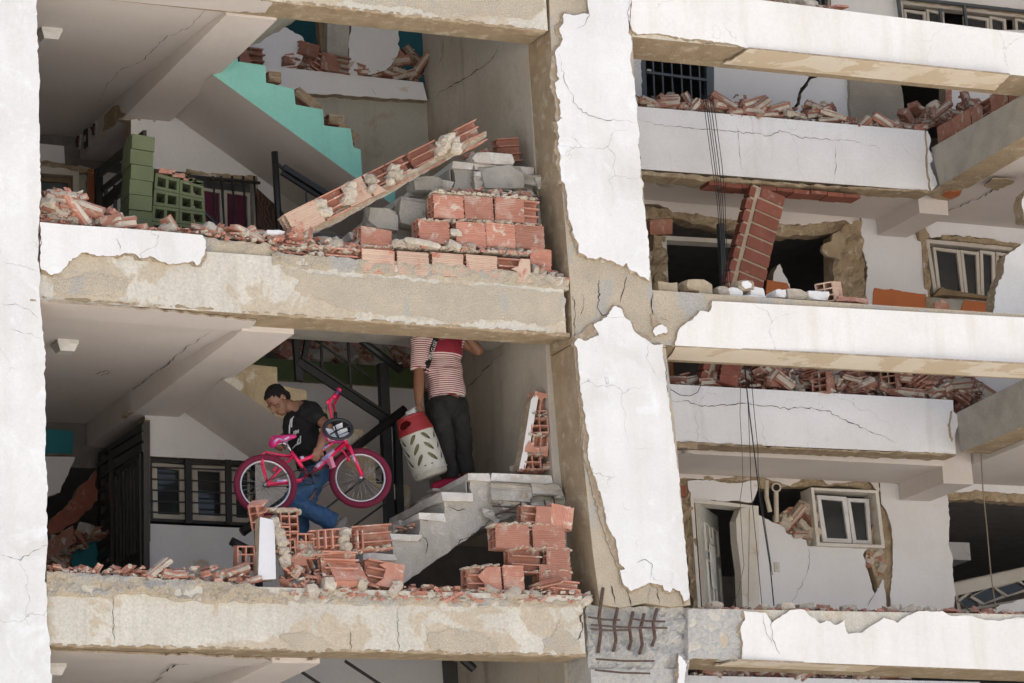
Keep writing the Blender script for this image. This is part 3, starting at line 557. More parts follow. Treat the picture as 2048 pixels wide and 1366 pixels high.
rough_band('broken_wall_edge', [(1290, 500), (1306, 502)], [(1296, 640), (1312, 640)], YB - .05, .16, MORT, B, amp=.06, nx=8, nz=40, seed=36, sc=9)
m = MB(); m.bar(W(1441, 448, 2.7), W(1452, 700, 2.7), .055); m.build('steel_post', BLUEM, B)
wall([(1548, 545), (1560, 528), (1572, 555), (1580, 575), (1590, 590), (1606, 650), (1530, 640)], [WALLW, MORT], YB - .01, j=2, seed=77)
slab('painted_dado', [(1534, 560), (1574, 566), (1588, 592), (1604, 645), (1528, 640)], YB - .02, .008, [ORANGE, ORANGE], B)
rough_band('broken_wall_edge', [(1666, 470), (1690, 452), (1712, 440), (1722, 440)], [(1670, 660), (1690, 660), (1712, 660), (1731, 660)], YB - .02, .18, SCR, B, amp=.07, nx=24, nz=40, seed=37, sc=7)
slab('hanging_plaster', [(1644, 500), (1648, 488), (1662, 484), (1668, 466), (1680, 464), (1690, 476), (1688, 492), (1680, 502), (1682, 520), (1668, 514), (1652, 510)], YB - .12, .04, [SCR, MORT], B, 1.5, 6, 78)
wl3 = wall([(1718, 405), (1850, 420), (1853, 470), (1846, 480), (1850, 540), (1856, 590), (1862, 680), (1736, 680), (1732, 570), (1736, 535), (1724, 500)], j=2, seed=79, straight=(0, 6))
wall([(1851, 400), (2500, 470), (2500, 530), (2048, 490), (1950, 474), (1900, 470), (1862, 476), (1851, 462)], j=1.5, seed=80, straight=(0, 1, 2))
rough_band('broken_lintel', [(1886, 470), (1950, 474), (2048, 488)], [(1886, 478), (1950, 484), (2048, 494)], YB - .025, .1, SCR, B, amp=.04, nx=60, nz=4, seed=39)
rough_band('broken_wall_edge', [(1833, 462), (1845, 448), (1859, 466)], [(1838, 478), (1846, 482), (1860, 478)], YB - .03, .1, SCR, B, amp=.05, nx=16, nz=8, seed=40)
rough_band('broken_wall_edge', [(1843, 480), (1852, 480)], [(1855, 660), (1866, 660)], YB - .01, .1, SCR, B, amp=.05, nx=6, nz=40, seed=41)
slab('painted_dado', [(1749, 576), (1790, 580), (1851, 588), (1858, 680), (1750, 680), (1746, 600)], YB - .008, .008, [ORANGE, ORANGE], B, 1.5, 8, 81)
wall([(1860, 594), (1990, 606), (2010, 690), (1862, 690)], [GREYC, MORT], YB + .0)
slab('painted_dado', [(1930, 600), (1992, 606), (1992, 680), (1920, 680), (1922, 620)], YB - .012, .008, [ORANGE, ORANGE], B, 1.5, 8, 82)
quad('wall_fragment', [(1868, 606), (1888, 596), (1900, 612), (1898, 622), (1870, 624)], YB - .012, .01, BRICK, B)
w2 = ring('window', [(1851, 478), (2030, 494), (2030, 612), (1869, 592)], [(1859, 486), (2022, 501), (2022, 606), (1875, 586)], YB + .02, .12, FRAME, B)
for q in ([(1866, 494), (1920, 500), (1930, 600), (1876, 588)], [(1921, 500), (1958, 504), (1962, 606), (1931, 600)], [(1960, 500), (1990, 504), (1992, 610), (1963, 606)], [(1992, 504), (2022, 508), (2022, 612), (1994, 610)]):
    sash(w2, q, YB + .05, 6)
slab('window_sill', [(1868, 592), (1884, 574), (1892, 578), (1988, 594), (1988, 599), (1940, 594), (1890, 590)], YB - .06, .16, [WOOD, WOOD], w2)
slab('gallery_wall', [(2100, 470), (2048, 486), (2020, 505), (2010, 515), (2008, 545), (1998, 560), (1990, 600), (1984, 660), (2100, 660)], 1.3, .14, [WHITE, MORT], B, 2, 6, 83, (7, 8))
slab('gallery_wall', [(2100, 350), (2048, 386), (2044, 400), (2048, 440), (2100, 450)], 1.3, .14, [WHITE, MORT], B, 2, 6, 84)
# fourth slot
wall([(1230, 690), (1344, 700), (1346, 800), (1230, 800)], [GREYC, MORT], YB - .03); quad('door_jamb', [(1340, 690), (1346, 690), (1348, 800), (1342, 800)], YB - .04, .1, ORANGE, B)
wall([(1945, 700), (2300, 730), (2300, 840), (1950, 830), (1940, 770)], j=1, seed=85, straight=(0, 1, 2))
wall([(1420, 680), (1960, 700), (1960, 850), (1420, 830)], [GREYC, MORT], YB + .4)
# fifth slot: door, broken wall, window
t5 = [(1300, 895), (1480, 905), (1752, 920), (1757, 968), (1756, 985), (1742, 966), (1722, 957), (1700, 964), (1655, 969), (1640, 955), (1615, 946), (1602, 960), (1580, 972), (1560, 965), (1530, 955), (1515, 948), (1480, 946), (1455, 956), (1420, 960), (1380, 957), (1352, 956), (1300, 956)]
wall(t5, [CEIL, MORT], j=1.5, seed=86, straight=(0, 1, 2, 21))
rough_band('broken_lintel', [(1300, 950), (1420, 952), (1480, 942), (1530, 950), (1600, 950), (1700, 955), (1757, 965)], [(1300, 962), (1420, 968), (1480, 972), (1530, 976), (1600, 972), (1700, 972), (1757, 985)], YB + .012, .1, SCR, B, amp=.04, nx=90, nz=6, seed=43)
wall([(1375, 962), (1410, 960), (1460, 967), (1516, 960), (1513, 985), (1505, 1005), (1380, 998), (1376, 975)], Y=YB - .015, j=1.5, seed=87)
rough_band('broken_wall_edge', [(1350, 958), (1378, 962)], [(1392, 1260), (1404, 1260)], YB - .0, .14, SCR, B, amp=.06, nx=8, nz=60, seed=44, sc=8)
quad('wall_fragment', [(1356, 972), (1372, 970), (1373, 993), (1358, 996)], YB - .06, .05, BRICKD, B)
wm = wall([(1506, 1027), (1525, 1033), (1545, 1045), (1570, 1055), (1572, 1066), (1600, 1074), (1612, 1080), (1615, 1092), (1736, 1097), (1726, 1110), (1735, 1140), (1744, 1175), (1750, 1187), (1758, 1172), (1766, 1158), (1770, 1180), (1778, 1270), (1518, 1270)], j=1.4, seed=88, straight=(16, 17))
rough_band('broken_wall_edge', [(1730, 1095), (1762, 1010), (1778, 1040), (1788, 1100)], [(1746, 1150), (1764, 1235), (1780, 1235), (1790, 1235)], YB + .03, .1, SCR, B, amp=.05, nx=20, nz=30, seed=46)
wr = wall([(1758, 962), (1893, 972), (1896, 1000), (1899, 1050), (1897, 1090), (1905, 1110), (1912, 1270), (1788, 1270), (1780, 1190), (1786, 1120), (1784, 1060), (1776, 1030), (1763, 1008)], j=1.5, seed=89, straight=(0, 6, 7))
wall([(1760, 915), (2500, 960), (2500, 1025), (2048, 988), (1950, 982), (1905, 985), (1893, 972), (1760, 968)], j=1.2, seed=90, straight=(0, 1, 2, 7))
rough_band('broken_lintel', [(1893, 978), (1950, 980), (2100, 990)], [(1896, 1000), (1950, 998), (2100, 1010)], YB + .012, .12, SCR, B, amp=.05, nx=60, nz=6, seed=47)
d2 = ring('door_frame', [(1381, 996), (1517, 1012), (1520, 1270), (1400, 1270)], [(1388, 1005), (1500, 1016), (1496, 1270), (1406, 1270)], YB - .03, .16, FRAMEW, B)
slab('warped_jamb', [(1481, 1016), (1506, 1014), (1512, 1270), (1488, 1270), (1482, 1140), (1474, 1080), (1472, 1040)], YB - .02, .12, [FRAMEW, FRAMEW], d2)
a = W(1390, 1008, YB + .02); b = a + Vector((.46, .5, 0)); dz = Vector((0, 0, 2.0))
dl = prism3('door_leaf', [a, b, b - dz, a - dz], [p + Vector((.03, -.025, 0)) for p in (a, b, b - dz, a - dz)], [P('pale_door_paint', (.44, .45, .42), .5), FRAMEW], B)
def on_leaf(u, v): return a.lerp(b, u) - dz * v + Vector((.034, -.029, 0))
for u0, u1, v0, v1 in ((.15, .42, .25, .55), (.58, .85, .25, .55), (.15, .42, .08, .2), (.58, .85, .08, .2)):
    m = MB(); q = [on_leaf(u0, v0), on_leaf(u1, v0), on_leaf(u1, v1), on_leaf(u0, v1)]
    for i in range(4): m.bar(q[i], q[(i + 1) % 4], .018)
    m.build('panel_moulding', FRAMEW, dl)
q = [on_leaf(.30, .17), on_leaf(.62, .17), on_leaf(.56, .37), on_leaf(.30, .37)]
mk('paper_notice', [p + Vector((.010, -.009, 0)) for p in q] + [p + Vector((.006, -.005, 0)) for p in q], BOXF, P('paper', (.74, .73, .70), .8), dl)
q = [on_leaf(.38, .135), on_leaf(.58, .135), on_leaf(.58, .16), on_leaf(.38, .16)]
mk('paper_notice', [p + Vector((.010, -.009, 0)) for p in q] + [p + Vector((.006, -.005, 0)) for p in q], BOXF, P('paper2', (.70, .69, .66), .8), dl)
m = MB(); k = on_leaf(.92, .47); m.tube([k, k + Vector((.04, -.035, 0))], .022, 10); m.build('knob', P('brass', (.45, .30, .12), .35, .8), dl)
w5 = ring('window', [(1622, 975), (1757, 981), (1770, 1096), (1634, 1091)], [(1628, 980), (1751, 986), (1763, 1090), (1640, 1085)], YB - .06, .2, FRAMEW, B)
sash(w5, [(1634, 990), (1693, 994), (1704, 1086), (1646, 1084)], YB + .0, 8, mat=P('white_sash', (.62, .61, .60), .4)); sash(w5, [(1694, 996), (1738, 998), (1744, 1088), (1706, 1087)], YB + .03, 7, mat=P('white_sash2', (.62, .61, .60), .4))
m = MB(); m.tube([W(1533, 962, YB + .02), W(1533, 995, YB + .02), W(1540, 1024, YB + .02)], .022, 10); m.build('pipe', PVC, B)
m = MB(); m.tube([W(1552, 975, YB - .02), W(1553, 1044, YB - .02)], .022, 10); m.build('pipe', PVC, B)
m = MB(); m.tube([W(1553, 975, YB - .05), W(1553, 975, YB + .03)], [.045, .045], 16); m.tube([W(1553, 975, YB - .055), W(1553, 975, YB - .045)], [.03, .03], 12, 1); m.build('pipe_mouth', [PVC, VOID], B)  # dark disc paints the shade inside the pipe mouth
m = MB(); c = W(1554, 1134, YB - .012); m.box(c.x - .026, c.x + .03, c.y, c.y + .012, c.z - .045, c.z + .045); m.box(c.x - .01, c.x + .014, c.y - .008, c.y, c.z - .015, c.z + .015); m.build('light_switch', P('switch_plastic', (.56, .53, .47), .5), B)
# collapsed window in the right-hand room
w6 = ring('window', [(1906, 1165), (2110, 1120), (2110, 1195), (1916, 1225)], [(1912, 1172), (2100, 1130), (2100, 1188), (1922, 1219)], 3.6, .08, FRAME, B)
for q in ([(1915, 1200), (1938, 1182), (1965, 1215), (1945, 1225)], [(1940, 1195), (1990, 1170), (2010, 1195), (1965, 1210)], [(1990, 1172), (2040, 1160), (2062, 1180), (2012, 1194)]):
    sash(w6, q, 3.58, 4)
quad('fallen_wall_slab', [(1908, 1168), (2110, 1122), (2110, 1146), (1910, 1192)], 3.55, .05, FRAME, B)
slab('fallen_wall_slab', [(1975, 1225), (2000, 1210), (2110, 1178), (2110, 1260), (1975, 1260)], 3.2, .1, [GREYW, MORT], B, 2, 8, 91)
box('wall_cupboard', W(1905, 1100, 5).x - .2, W(1940, 1100, 5).x, 5, 5.4, W(1930, 1120, 5).z, W(1930, 1085, 5).z, GREYW, B)

# bare brick strip under the first gallery edge
mb = P1
zt = W(1500, 366, 1.99).z
for i in range(9):
    x0, x1 = W(1421 + i * 34, 0, 1.99).x, W(1421 + (i + 1) * 34 - 2, 0, 1.99).x
    c0, c1 = W(1421 + i * 34, 356 + i * 3.0, 1.99), W(1421 + (i + 1) * 34 - 2, 359 + i * 3.0, 1.99)
    zz = (c0.z + c1.z) / 2
    mk('hollow_tile', hexv(c0.x, c1.x, 2.02 + .006 * (i % 3), 2.2, zz - .052 - .006 * (i % 2), zz - .02), BOXF, BRICKD, P1)
rough_band('broken_edge', [(1275, 340), (1400, 350), (1600, 368), (1860, 380)], [(1275, 348), (1400, 360), (1600, 372), (1860, 385)], 1.985, .2, SCR, P1, amp=.03, nx=80, nz=4, seed=51)
rough_band('broken_edge', [(1345, 882), (1500, 890), (1700, 900), (1912, 907)], [(1345, 888), (1500, 894), (1700, 903), (1912, 911)], 1.99, .2, SCR, P2, amp=.02, nx=80, nz=4, seed=52)
slab('broken_edge', [(1345, 885), (1352, 882), (1365, 885), (1380, 882), (1395, 886), (1396, 895), (1390, 898), (1345, 893)], 1.98, .05, [SCR, MORT], P2, 1, 5, 53)
rough_band('broken_edge', [(1850, 378), (1900, 352), (2060, 258)], [(1880, 392), (1930, 365), (2060, 285)], 1.7, .02, SCR, P1, amp=.01, nx=10, nz=3, seed=54) if False else None
hslab('ceiling_hole', [(1852, 388), (1900, 362), (1925, 372), (1920, 390), (1895, 402), (1870, 398)], 10.585, .01, [SCR, MORT], B, 2, 6, 55)
hslab('ceiling_hole', [(1884, 392), (1892, 384), (1922, 382), (1918, 392), (1902, 398)], 10.578, .006, [ORANGE, ORANGE], B, 1.5, 6, 56)
hslab('ceiling_hole', [(1968, 372), (1985, 357), (2010, 358), (2030, 362), (2020, 370), (2000, 376), (1995, 382)], 10.585, .01, [SCR, MORT], B, 2, 6, 57)

# ------------------------------------------------------------------ left hall: gate, barred windows, upper doorway
XG = -2.26
gate = ring('security_gate', [(196, 906), (287, 843), (288, 1160), (196, 1190)], [(202, 911), (282, 856), (283, 1152), (201, 1183)], XG, .05, GATEM, B, fn=WX)
def gbar(a, b, w, par=gate, mat=GATEM, name='slat', X=XG, d=.03):
    m = MB(); m.bar(WX(*a, X), WX(*b, X), w, d, upv=(1, 0, 0)); return m.build(name, mat, par)
for i in range(10):
    y = 925 + i * 27; gbar((197, y + 6), (222, y - 12), .035 + .02 * (i > 5))
gbar((222, 898), (224, 1180), .05, name='post'); gbar((222, 912), (287, 872), .07); gbar((222, 895), (287, 855), .05); gbar((222, 935), (287, 895), .07)
gbar((233, 940), (234, 1150), .05, name='post'); gbar((280, 905), (282, 1150), .04, name='post'); gbar((232, 948), (282, 912), .05)
for i in range(6):
    x = 241 + i * 7; gbar((x, 940 - (x - 233) * .7), (x + 1, 1125 - (x - 233) * .55), .022, name='bar')
q = [(233, 1128), (282, 1098), (283, 1160), (234, 1180)]
xslab('sheet_panel', q, XG + .01, .02, [GATEM, GATEM], gate)
m = MB(); m.bar(WX(292, 841, -2.2), WX(293, 1160, -2.2), .05, .06); m.build('door_post', M('chipped_brown_post', (.16, .12, .085), (.26, .21, .15), 12, bump=.5, fine=.25), B)
# lower barred window
wq = ring('window', [(298, 917), (510, 925), (512, 1052), (298, 1042)], [(304, 923), (504, 931), (506, 1046), (304, 1036)], 2.5, .1, METAL, B)
sash(wq, [(304, 925), (369, 930), (370, 1040), (306, 1038)], 2.55, 10, glass=GLASS); sash(wq, [(384, 930), (452, 933), (454, 1043), (386, 1041)], 2.57, 11); sash(wq, [(462, 934), (505, 936), (506, 1045), (464, 1044)], 2.56, 9)
quad('mullion', [(369, 925), (384, 926), (386, 1042), (371, 1040)], 2.58, .05, WOOD, wq)
for y in (934, 958, 980, 1002, 1024):
    m = MB(); m.bar(W(300, y, 2.47), W(508, y + 8, 2.47), .012); m.build('grille_bar', METAL, wq)
for x in (375, 456):
    m = MB(); m.bar(W(x, 920, 2.46), W(x + 2, 1046, 2.46), .05, .03); m.build('grille_bar', METAL, wq)
# upper barred window with magenta curtains, patterned hanging
MAG = P('magenta_curtain', (.125, .03, .055), .9)
wu = ring('window', [(382, 344), (516, 358), (516, 520), (382, 510)], [(390, 352), (508, 364), (508, 515), (390, 505)], 2.48, .1, FRAME, B)
for q in ([(402, 375), (445, 380), (448, 510), (402, 505)], [(448, 380), (500, 386), (504, 515), (450, 510)]):
    sash(wu, q, 2.52, 6, glass=MAG)
rough_band('broken_wall_edge', [(375, 338), (430, 346), (515, 352)], [(375, 346), (430, 354), (515, 362)], 2.47, .1, SCR, wu, amp=.03, nx=40, nz=4, seed=58)
for x in (426, 442, 464, 486, 508):
    m = MB(); m.bar(W(x, 352, 2.44), W(x + 10, 500, 2.44), .014); m.build('grille_bar', METAL, wu)
m = MB(); m.bar(W(380, 352, 2.44), W(520, 366, 2.44), .02); m.build('grille_bar', METAL, wu)
tg = bpy.data.materials.new('striped_fabric'); tg.use_nodes = True
_n = tg.node_tree.nodes; _l = tg.node_tree.links; _w = _n.new('ShaderNodeTexWave'); _w.inputs['Scale'].default_value = 9; _w.inputs['Distortion'].default_value = 12; _w.inputs['Detail Scale'].default_value = 1.2
_t = _n.new('ShaderNodeTexCoord'); _l.new(_t.outputs['Object'], _w.inputs['Vector']); _r = _n.new('ShaderNodeValToRGB'); _r.color_ramp.elements[0].color = (.10, .045, .02, 1); _r.color_ramp.elements[1].color = (.035, .012, .008, 1)
_r.color_ramp.elements[0].position = .42; _r.color_ramp.elements[1].position = .55; _l.new(_w.outputs['Fac'], _r.inputs[0]); _l.new(_r.outputs[0], _n['Principled BSDF'].inputs['Base Color'])
tag(slab('fabric_hanging', [(514, 376), (562, 420), (600, 470), (600, 520), (514, 515)], 2.42, .012, [tg, tg]), 'dark brown animal-striped fabric hanging beside the barred window', 'fabric')
# upper left doorway
df3 = ring('door_frame', [(60, 331), (158, 338), (160, 520), (60, 520)], [(60, 345), (146, 351), (148, 520), (60, 520)], 3.5, .12, FRAME, B)
sash(df3, [(60, 352), (145, 357), (146, 520), (60, 520)], 3.56, 9, mat=WOOD, glass=P('blue_grey_glass', (.10, .125, .135), .15))
rough_band('broken_lintel', [(60, 318), (130, 328), (200, 340)], [(60, 330), (130, 338), (200, 352)], 3.5, .12, SCR, B, amp=.04, nx=40, nz=5, seed=59)
wall([(158, 330), (180, 336), (182, 520), (160, 520)], [GREYC, MORT], 3.55); wall([(176, 337), (190, 342), (192, 385), (188, 396), (192, 430), (192, 520), (178, 520), (180, 420), (176, 390)], [M('faded_orange', (.40, .15, .08), (.34, .12, .065), 4, bump=.2), MORT], 3.5, j=1.5, seed=60)
wall([(190, 340), (250, 350), (250, 520), (192, 520)], [WALLW, MORT], 3.6)
ug = empty('x', None, None); bpy.data.objects.remove(ug)
m = MB(); m.bar(WX(197, 338, XG), WX(199, 520, XG), .06); ug = m.build('security_gate', METAL, B)
for a_, b_, w_ in (((196, 348), (290, 270), .085), ((204, 380), (290, 312), .05), ((208, 408), (290, 335), .11)): gbar(a_, b_, w_, ug)
for x in (212, 230, 246): gbar((x, 370), (x + 2, 520), .02, ug, name='bar')
# plaques on the beam in the upper hall
PLQ = P('plaque_white', (.5, .48, .45), .6); DRK = P('plaque_dark', (.03, .03, .03), .6); RED = P('plaque_red', (.25, .04, .03), .6)
Xb = -2.31 - .002
def plaque(cx, cy, r, round_):
    c = WX(cx, cy, Xb); m = MB()
    if round_:
        for rr, mi, dx in ((r, 0, 0), (r * .4, 1, -.006)): m.tube([c + Vector((dx, 0, 0)), c + Vector((dx - .012, 0, 0))], rr, 20, mi)
        for a_ in (0.6, 2.5, 4.4): m.bar(c + Vector((-.02, 0, 0)), c + Vector((-.02, math.cos(a_) * r * .8, math.sin(a_) * r * .8)), .02, .008, 2)
    else:
        m.box(c.x - .015, c.x, c.y - .04, c.y + .04, c.z - .11, c.z + .11, 2); m.tube([c + Vector((-.015, 0, -.03)), c + Vector((-.02, 0, -.03))], .03, 16, 0)
    return m.build('wall_plaque', [PLQ, RED, DRK])
for cx, cy, r, k_, lb in ((158, 283, .075, 1, 'round white wall plaque with red figure, left one of the two'), (173, 271, .06, 0, 'narrow dark rectangular wall plaque between the two round ones'), (190, 259, .075, 1, 'round white wall plaque with red figure, right one of the two')):
    tag(plaque(cx, cy, r, k_), lb, 'plaque', 'plaques on the hall beam')

# ------------------------------------------------------------------ stair railings
def rod(px, Y, r, n=10): 
    m = MB(); ys = Y if isinstance(Y, (list, tuple)) else [Y] * len(px); m.tube([W(x, y, yy) for (x, y), yy in zip(px, ys)], r, n); return m
def railing(base): return base.build('stair_railing', METAL, B, True)
r1 = railing(rod([(549, 304), (562, 520)], 1.5, .028, 12))
def rp(par, m, name): return m.build(name, METAL, par)
def ub(a, b, Y, w, d=None): 
    m = MB(); m.bar(W(*a, Y), W(*b, Y), w, d); return m
rp(r1, ub((566, 334), (690, 412), 1.5, .045), 'handrail'); rp(r1, ub((562, 345), (680, 420), 1.52, .03), 'handrail'); rp(r1, ub((552, 325), (570, 342), 1.5, .02), 'bracket'); rp(r1, ub((612, 382), (618, 470), 1.5, .012), 'bar')
rp(r1, ub((388, 405), (450, 465), 1.2, .018), 'bar')
r2 = railing(rod([(695, 660), (803, 742)], 1.45, .033, 14))
rp(r2, ub((588, 640), (597, 762), 1.48, .05), 'post'); rp(r2, ub((622, 640), (600, 763), 1.5, .045), 'post')
rp(r2, ub((596, 722), (778, 842), 1.46, .075, .03), 'rail'); rp(r2, ub((602, 715), (780, 832), 1.44, .02, .05), 'rail'); rp(r2, ub((600, 660), (770, 775), 1.5, .015), 'bar')
rp(r2, ub((640, 650), (645, 742), 1.5, .02), 'bar'); rp(r2, ub((695, 665), (702, 780), 1.5, .02), 'bar')
rp(r2, ub((765, 728), (781, 1100), 1.48, .075), 'post'); rp(r2, ub((794, 838), (802, 1150), 1.44, .06), 'post')
rp(r2, ub((776, 838), (798, 852), 1.46, .06), 'plate')
m = rod([(484, 1065), (650, 942), (810, 818)], [1.5, 1.45, 1.38], .037, 16); m.build('handrail', METAL, r2, True)
m = rod([(462, 1082), (520, 1112)], 1.4, .035, 14); m.build('handrail', METAL, r2, True)
rp(r2, ub((622, 1040), (770, 925), 1.46, .016), 'bar'); rp(r2, ub((690, 1065), (800, 985), 1.46, .016), 'bar'); rp(r2, ub((690, 920), (798, 1000), 1.5, .06, .03), 'rail')
rp(r2, ub((516, 1050), (518, 1180), 1.5, .05), 'post')
m = rod([(925, 1318), (948, 1338)], 1.4, .035, 14); r3 = m.build('stair_railing', METAL, B)
rp(r3, ub((900, 1325), (904, 1420), 1.45, .09), 'post'); rp(r3, ub((690, 1322), (770, 1375), 1.5, .02), 'bar'); rp(r3, ub((590, 1335), (650, 1375), 1.5, .02), 'bar')

# ------------------------------------------------------------------ lamps on the ceilings, cables
LAMPM = P('lamp_plastic', (.62, .60, .56), .4)
def square_lamp(px, Z, label):
    c = WZ(*px, Z); m = MB(); s = .085
    m.box(c.x - s, c.x + s, c.y - s, c.y + s, c.z - .03, c.z); t = MB()
    v = hexv(c.x - s * .95, c.x + s * .95, c.y - s * .95, c.y + s * .95, c.z - .085, c.z - .03)
    for p in v[:4]: p.x = c.x + (p.x - c.x) * .72; p.y = c.y + (p.y - c.y) * .72
    o = tag(m.build('ceiling_lamp', LAMPM), label, 'lamp', 'square ceiling lamps'); mk('diffuser', v, BOXF, LAMPM, o); return o
square_lamp((98, 62), 10.97, 'square white ceiling lamp in the upper left hall')
square_lamp((130, 684), 8.39, 'square white ceiling lamp in the hall below the middle beam')
square_lamp((104, 1330), 5.81, 'square white ceiling lamp at the bottom left edge, half hidden by the column')
c = WZ(1338, 358, 10.6); bm = bmesh.new(); bmesh.ops.create_uvsphere(bm, u_segments=20, v_segments=10, radius=.14)
for v in bm.verts: v.co.z *= .5
bmesh.ops.delete(bm, geom=[v for v in bm.verts if v.co.z > .002], context='VERTS'); bmesh.ops.translate(bm, verts=bm.verts, vec=c)
o = tag(bm_obj('ceiling_lamp', bm, P('beige_dome', (.42, .37, .31), .4), None, True), 'round beige dome lamp under the upper gallery ceiling', 'lamp')
m = MB(); m.tube([c, c - Vector((0, 0, .03))], .155, 24); m.build('rim', LAMPM, o)
c = WZ(1374, 901, 8.02); m = MB(); m.tube([c + Vector((0, 0, .03)), c - Vector((0, 0, .03))], .05, 16); o = tag(m.build('ceiling_lamp', LAMPM), 'small round bulb holder under the lower gallery ceiling', 'lamp')
CAB = P('cable_black', (.02, .02, .022), .6); CABG = P('cable_grey', (.16, .15, .14), .7)
def cable(px, Y, r, label, mat=CAB):
    pts = []
    for i in range(len(px) - 1):
        for k in range(4):
            t = k / 4; pts.append(W(px[i][0] + (px[i + 1][0] - px[i][0]) * t, px[i][1] + (px[i + 1][1] - px[i][1]) * t, Y + (.02 * math.sin(i * 2.1 + k))))
    pts.append(W(*px[-1], Y)); m = MB(); m.tube(pts, r, 6); return tag(m.build('hanging_cable', mat, None, True), label, 'cable', 'cables hanging down the gallery')
for i, (dx, lb) in enumerate(((0, 'leftmost'), (5, 'second'), (9, 'third'), (14, 'fourth'), (20, 'rightmost'))):
    cable([(1406 + dx * .9, 190), (1412 + dx, 240), (1424 + dx, 330), (1434 + dx * .8, 400), (1440 + dx * .6, 470), (1446 + dx * .8, 580), (1460 + dx, 660)], 1.72 + .02 * i, .0032 + .0008 * (i % 2), f'{lb} of the five thin black cables across the upper gallery edge')
for i, (px, lb) in enumerate((([(1482, 725), (1480, 830), (1484, 900), (1486, 960), (1480, 1000), (1484, 1080), (1488, 1130), (1478, 1180), (1465, 1215)], 'thin wavy grey cable hanging in front of the open door'), ([(1490, 725), (1496, 810), (1500, 900), (1502, 980), (1512, 1080), (1524, 1212)], 'left straight cable beside the open door frame'), ([(1488, 725), (1498, 820), (1508, 900), (1520, 1000), (1540, 1130), (1548, 1212)], 'thick black cable hanging across the white wall by the light switch'), ([(1500, 725), (1508, 820), (1516, 900), (1516, 940), (1530, 1050), (1545, 1150)], 'right thin cable in front of the lower gallery edge'))):
    cable(px, 1.75 + .03 * i, .0055 if i == 2 else .003, lb, CABG if i == 0 else CAB)
cable([(1962, 908), (1966, 980), (1974, 1060), (1982, 1150), (1992, 1220)], 1.8, .006, 'pale cable hanging in front of the dark right-hand room', P('cable_tan', (.25, .20, .15), .7))
cable([(1898, 945), (1930, 946), (1965, 954), (2000, 950), (2060, 956)], 2.9, .008, 'black cable strung along the wall above the dark right-hand room')
cable([(1340, 778), (1360, 790), (1380, 792), (1395, 785), (1402, 770)], 1.96, .003, 'thin loop of wire dangling from the lower gallery edge')

# ------------------------------------------------------------------ cracks
CK = [
 ([(420, 10), (375, 55), (330, 75), (285, 120), (240, 140), (215, 165), (195, 205)], 10.96, 'z', .014), ([(352, 75), (320, 105), (270, 155), (235, 190), (228, 205)], -2.33, 'x', .0),
 ([(428, 658), (380, 690), (330, 730), (300, 750), (225, 815), (150, 860)], 8.385, 'z', .02), ([(190, 748), (214, 740), (218, 744), (200, 752)], 8.38, 'z', .03), ([(225, 722), (234, 716)], 8.38, 'z', .02),
 ([(390, 1324), (350, 1330), (318, 1350)], 5.80, 'z', .035), ([(330, 1352), (300, 1366)], 5.80, 'z', .03)]
for i, (px, q, pl, wd) in enumerate(CK):
    if wd: crack(px, q, VOID, B, wd * .6, i, pl)
for i, (px, Y, wd) in enumerate((
 ([(1118, 108), (1130, 165), (1143, 185), (1148, 205), (1165, 225), (1205, 240), (1240, 240), (1275, 245)], -.03, .006), ([(1170, 0), (1180, 30), (1170, 50), (1150, 60)], -.03, .005), ([(1260, 0), (1255, 30), (1262, 60)], -.03, .008),
 ([(1196, 560), (1198, 590), (1196, 615), (1203, 630), (1215, 628)], 0, .014), ([(1252, 552), (1248, 575), (1246, 585), (1240, 605)], 0, .012), ([(1304, 585), (1303, 610), (1306, 630)], 0, .014), ([(1145, 590), (1150, 620), (1148, 680)], 0, .012), ([(1165, 588), (1168, 610), (1160, 630)], 0, .006),
 ([(1320, 635), (1330, 640), (1340, 645)], -.0, .012), ([(1222, 1170), (1226, 1190), (1232, 1210)], 0, .014), ([(1250, 1180), (1258, 1195), (1262, 1212)], 0, .014), ([(1298, 1175), (1296, 1208)], 0, .006), ([(1312, 1170), (1318, 1208)], 0, .012),
 ([(1275, 1125), (1290, 1120), (1305, 1128), (1300, 1160)], -.03, .006), ([(1330, 720), (1332, 760), (1336, 800)], -.03, .006), ([(0, 610), (30, 608), (60, 622), (78, 640)], -.03, .003), ([(0, 525), (40, 530), (78, 545)], -.03, .003), ([(20, 660), (60, 668), (88, 680)], -.03, .003), ([(0, 1110), (40, 1120), (70, 1100), (96, 1090)], -.03, .005),
 ([(1168, 1215), (1160, 1235), (1165, 1260), (1155, 1280)], .006, .02), ([(78, 450), (82, 480), (78, 520), (80, 545)], -.026, .02), ([(235, 475), (240, 500)], -.026, .004), ([(700, 1255), (702, 1305)], .006, .008), ([(225, 1190), (228, 1290)], .006, .006), ([(795, 1215), (797, 1305)], .006, .006),
 ([(1542, 1225), (1544, 1280), (1560, 1310)], -.024, .006), ([(1525, 1226), (1530, 1260), (1545, 1290)], -.024, .006))):
    crack(px, Y, VOID, B, wd, 100 + i)
